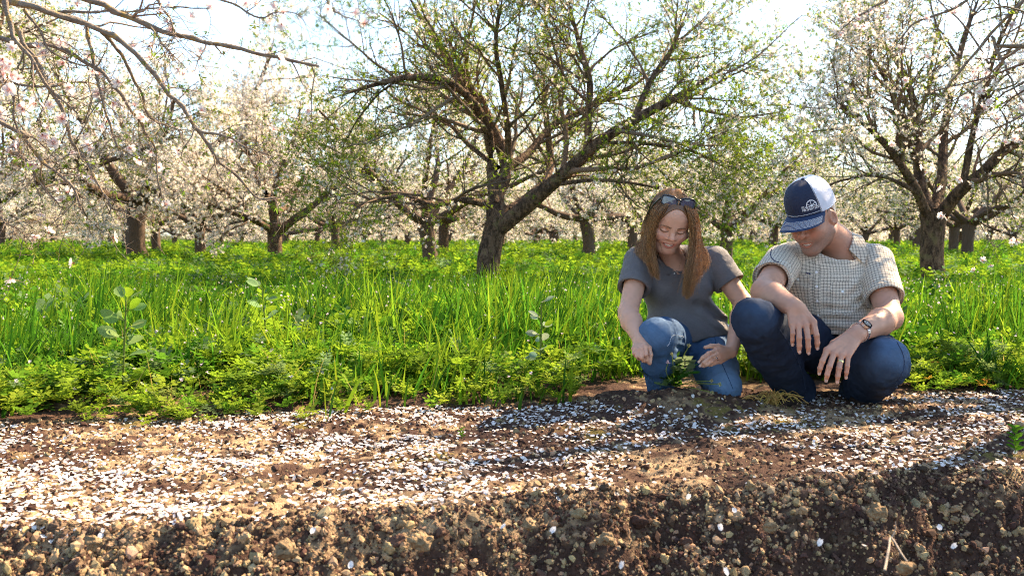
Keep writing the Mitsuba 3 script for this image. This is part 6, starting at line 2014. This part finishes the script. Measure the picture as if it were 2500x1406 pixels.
    # short hair at nape and temple
    def shell(p):
        q = (p - o) @ R / s
        d = ell(q, (0, 0.020, -0.020), (0.0765, 0.090, 0.0955))
        d = smax(d, q[:, 2] - 0.012 - 0.25 * (q[:, 1] > 0.0) * 0.0, 0.004)
        d = smax(d, -(q[:, 1] + 0.050 + 0.25 * (q[:, 2] + 0.10)), 0.004)
        ear = ell(np.stack([np.abs(q[:, 0]), q[:, 1], q[:, 2]], 1), (0.078, -0.006, -0.010), (0.02, 0.036, 0.026))
        return smax(d, -ear, 0.003) * s
    v, f = iso(shell, o - 0.18, o + 0.18, 0.004)
    n = meshkit.noise(v * 350, 4)[:, None]
    put(f'{ma}__hair', MB().add(v, f, np.array([0.075, 0.048, 0.034]) * (1 - n) + np.array([0.19, 0.14, 0.11]) * n), 'hair', smooth=True)

    # cap
    cap = f'{ma}__cap'
    say(cap, 'navy and white trucker cap with a white wheel emblem')
    C0 = np.array([0, 0.042, -0.010])
    tilt = rot([1, 0, 0], 4)

    def crown(az, el, lift=0.0):
        """az from the face's middle towards the person's left, el up from the brim line (0) to the button (1)"""
        e = el * math.pi / 2
        rx, rz = 0.0865, 0.1045
        prof = np.cos(e) ** 0.62
        hgt = 0.112 * np.sin(e) ** 0.95
        front = np.clip(np.cos(az), 0, 1)
        x = (rx * prof + lift) * np.sin(az)
        z = (rz * prof + lift) * np.cos(az) + 0.008 * front * np.sin(e * 2)
        y = hgt + lift * np.sin(e) - 0.008 * (1 - front) * (1 - el) + 0.006
        q = np.stack([x, y, z], -1) @ tilt.T + C0
        return (q * s) @ R.T + o

    def panel(name, a0, a1, mat, na, **kw):
        az, el = np.meshgrid(np.linspace(a0, a1, na), np.linspace(0, 0.985, 22), indexing='ij')
        seam = 0.0008 * np.cos(az * 6)
        pts = crown(az.ravel(), el.ravel(), seam.ravel())
        nn_ = crown(az.ravel(), el.ravel(), seam.ravel() + 0.002) - pts
        put(f'{cap}__{name}', grid_slab(pts, unit(nn_), 0.0015, na, 22), mat, smooth=50, **kw)
    scene['cap_navy'] = {'type': 'principled', 'base_color': proc(lambda p, n, uv: mi.Color3f(0.010, 0.017, 0.045) * (0.8 + 0.4 * mikit.noise(p.x * 700, p.y * 700, p.z * 700))), 'roughness': 0.8, 'sheen': 0.4}
    scene['cap_mesh'] = {'type': 'bumpmap', 'tex': proc(lambda p, n, uv: mikit.voronoi(p.x * 420 + p.y * 300, p.z * 420)[0], eps=4e-4), 'scale': 0.0012,
                         'bsdf': {'type': 'principled', 'base_color': rgb(0.66, 0.67, 0.74), 'roughness': 0.7}}
    scene['cap_brim'] = {'type': 'principled', 'base_color': proc(lambda p, n, uv: mi.Color3f(0.012, 0.028, 0.080) * (0.8 + 0.4 * mikit.noise(p.x * 700, p.y * 700, p.z * 700))), 'roughness': 0.75, 'sheen': 0.4}
    for k_ in ('cap_navy', 'cap_mesh', 'cap_brim'):
        scene[k_] = {'type': 'twosided', 'bsdf': scene[k_]}
    fa = math.radians(58)
    panel('front_panel', -fa, fa, 'cap_navy', 40)
    panel('mesh_panel', fa, 2 * math.pi - fa, 'cap_mesh', 60)
    m = trimesh.creation.icosphere(subdivisions=2, radius=0.0075)
    put(f'{cap}__button', (np.array(m.vertices) * [1, 0.6, 1] @ R.T + crown(np.array([0.0]), np.array([1.0]))[0], np.array(m.faces)), 'cap_navy', smooth=True)
    for k, a in enumerate((-fa, fa)):
        e = np.linspace(0.0, 0.97, 30)
        put(f'{cap}__seam_stitch' + ('' if k == 0 else '_001'), tube(crown(np.full(30, a - 0.03 * np.sign(a)), e, 0.0022), 0.0008, 5), 'thread_white', smooth=True)
    az = np.linspace(-fa, fa, 40)
    put(f'{cap}__brim_stitch', tube(crown(az, np.full(40, 0.035), 0.0022), 0.0008, 5), 'thread_white', smooth=True)

    def brim(a, t, lift=0.0):
        """a: -1..1 across, t: 0 at the crown .. 1 at the rim"""
        az_ = a * math.radians(66)
        base = np.stack([0.0865 * np.sin(az_), 0.000 + 0 * az_, 0.1045 * np.cos(az_)], -1)
        ext = 0.093 * np.cos(az_ * 1.25).clip(0, 1) ** 0.55
        q = base + np.stack([0.10 * np.sin(az_) * ext * t, -(0.020 * t + 0.08 * t * t * ext) * 0.55, ext * t], -1)
        q[..., 1] += -3.6 * q[..., 0] ** 2 * (0.35 + 0.65 * t) + 0.007 + lift
        return (((q @ tilt.T) + C0) * s) @ R.T + o
    A_, T_ = np.meshgrid(np.linspace(-1, 1, 41), np.linspace(-0.14, 1, 14), indexing='ij')
    pts = brim(A_.ravel(), T_.ravel())
    nb = np.tile(R[:, 1] * s, (len(pts), 1))
    put(f'{cap}__brim', grid_slab(pts - nb * 0.0035, nb, 0.0035, 41, 14), 'cap_brim', smooth=40)
    for k in range(7):
        t = 0.38 + 0.085 * k
        a = np.linspace(-0.93, 0.93, 50)
        put(f'{cap}__brim_stitch_{k + 1:03d}', tube(brim(a, np.full(50, t), 0.0005), 0.00075, 4), 'thread_white', smooth=True)

    def emb(tm, x0, y0, sc=1.0):
        """embroidery: x0, y0 metres on the front panel from its middle and its lower edge"""
        vv = np.array(tm.vertices)
        az_ = (x0 + vv[:, 0] * sc) / 0.0955
        el_ = (y0 + vv[:, 1] * sc) / 0.150
        return crown(az_, el_, 0.0018 + vv[:, 2]), np.array(tm.faces)
    for k, (txt, x0, y0, hh) in enumerate((('SILL', 0.0265, 0.0262, 0.0070), ('PROPERTIES', 0.0265, 0.0160, 0.0078))):
        tm = meshkit.text_mesh(txt, hh, 0.0010, bold=True)
        want = (0.0190, 0.0640)[k]
        ex = tm.vertices[:, 0].max() - tm.vertices[:, 0].min()
        tm.vertices[:, 0] *= want / ex
        tm = tm.subdivide_to_size(0.006)
        put(f'{cap}__lettering' + ('' if k == 0 else '_001'), emb(tm, x0, y0), 'thread_white')
    wx, wy, wr = 0.0665, 0.0285, 0.0205
    wheel = MB()
    g = np.radians(np.linspace(-12, 192, 60))
    ring_ = np.concatenate([np.stack([np.cos(g), np.sin(g)], 1) * wr, np.stack([np.cos(g), np.sin(g)], 1) * (wr - 0.0032)])
    fr = np.vstack([[[j, j + 1, 61 + j], [j, 61 + j, 60 + j]] for j in range(59)])
    wheel.add(np.column_stack([ring_, np.full(120, 0.0009)]), fr)
    for a in (-2, 28, 90, 152, 182):
        a = math.radians(a)
        d, n_ = np.array([math.cos(a), math.sin(a)]), np.array([-math.sin(a), math.cos(a)])
        q = np.array([d * 0.002 + n_ * 0.0011, d * 0.002 - n_ * 0.0011, d * (wr - 0.002) - n_ * 0.0011, d * (wr - 0.002) + n_ * 0.0011])
        wheel.add(np.column_stack([q, np.full(4, 0.0009)]), [[0, 1, 2], [0, 2, 3]])
    g = np.linspace(0, 2 * np.pi, 21)[:-1]
    wheel.add(np.column_stack([np.cos(g) * 0.0036, np.sin(g) * 0.0036, np.full(20, 0.0011)]), [[0, j, j + 1] for j in range(1, 19)])
    v, f, _ = wheel.arrays()
    put(f'{cap}__wheel_emblem', emb(trimesh.Trimesh(v, f, process=False), wx, wy), {'type': 'twosided', 'bsdf': {'type': 'diffuse', 'reflectance': rgb(0.72, 0.72, 0.75)}})
    say(ma, 'crouching man in checked shirt, dark jeans and navy white cap, looking down', 'person')


M_build()
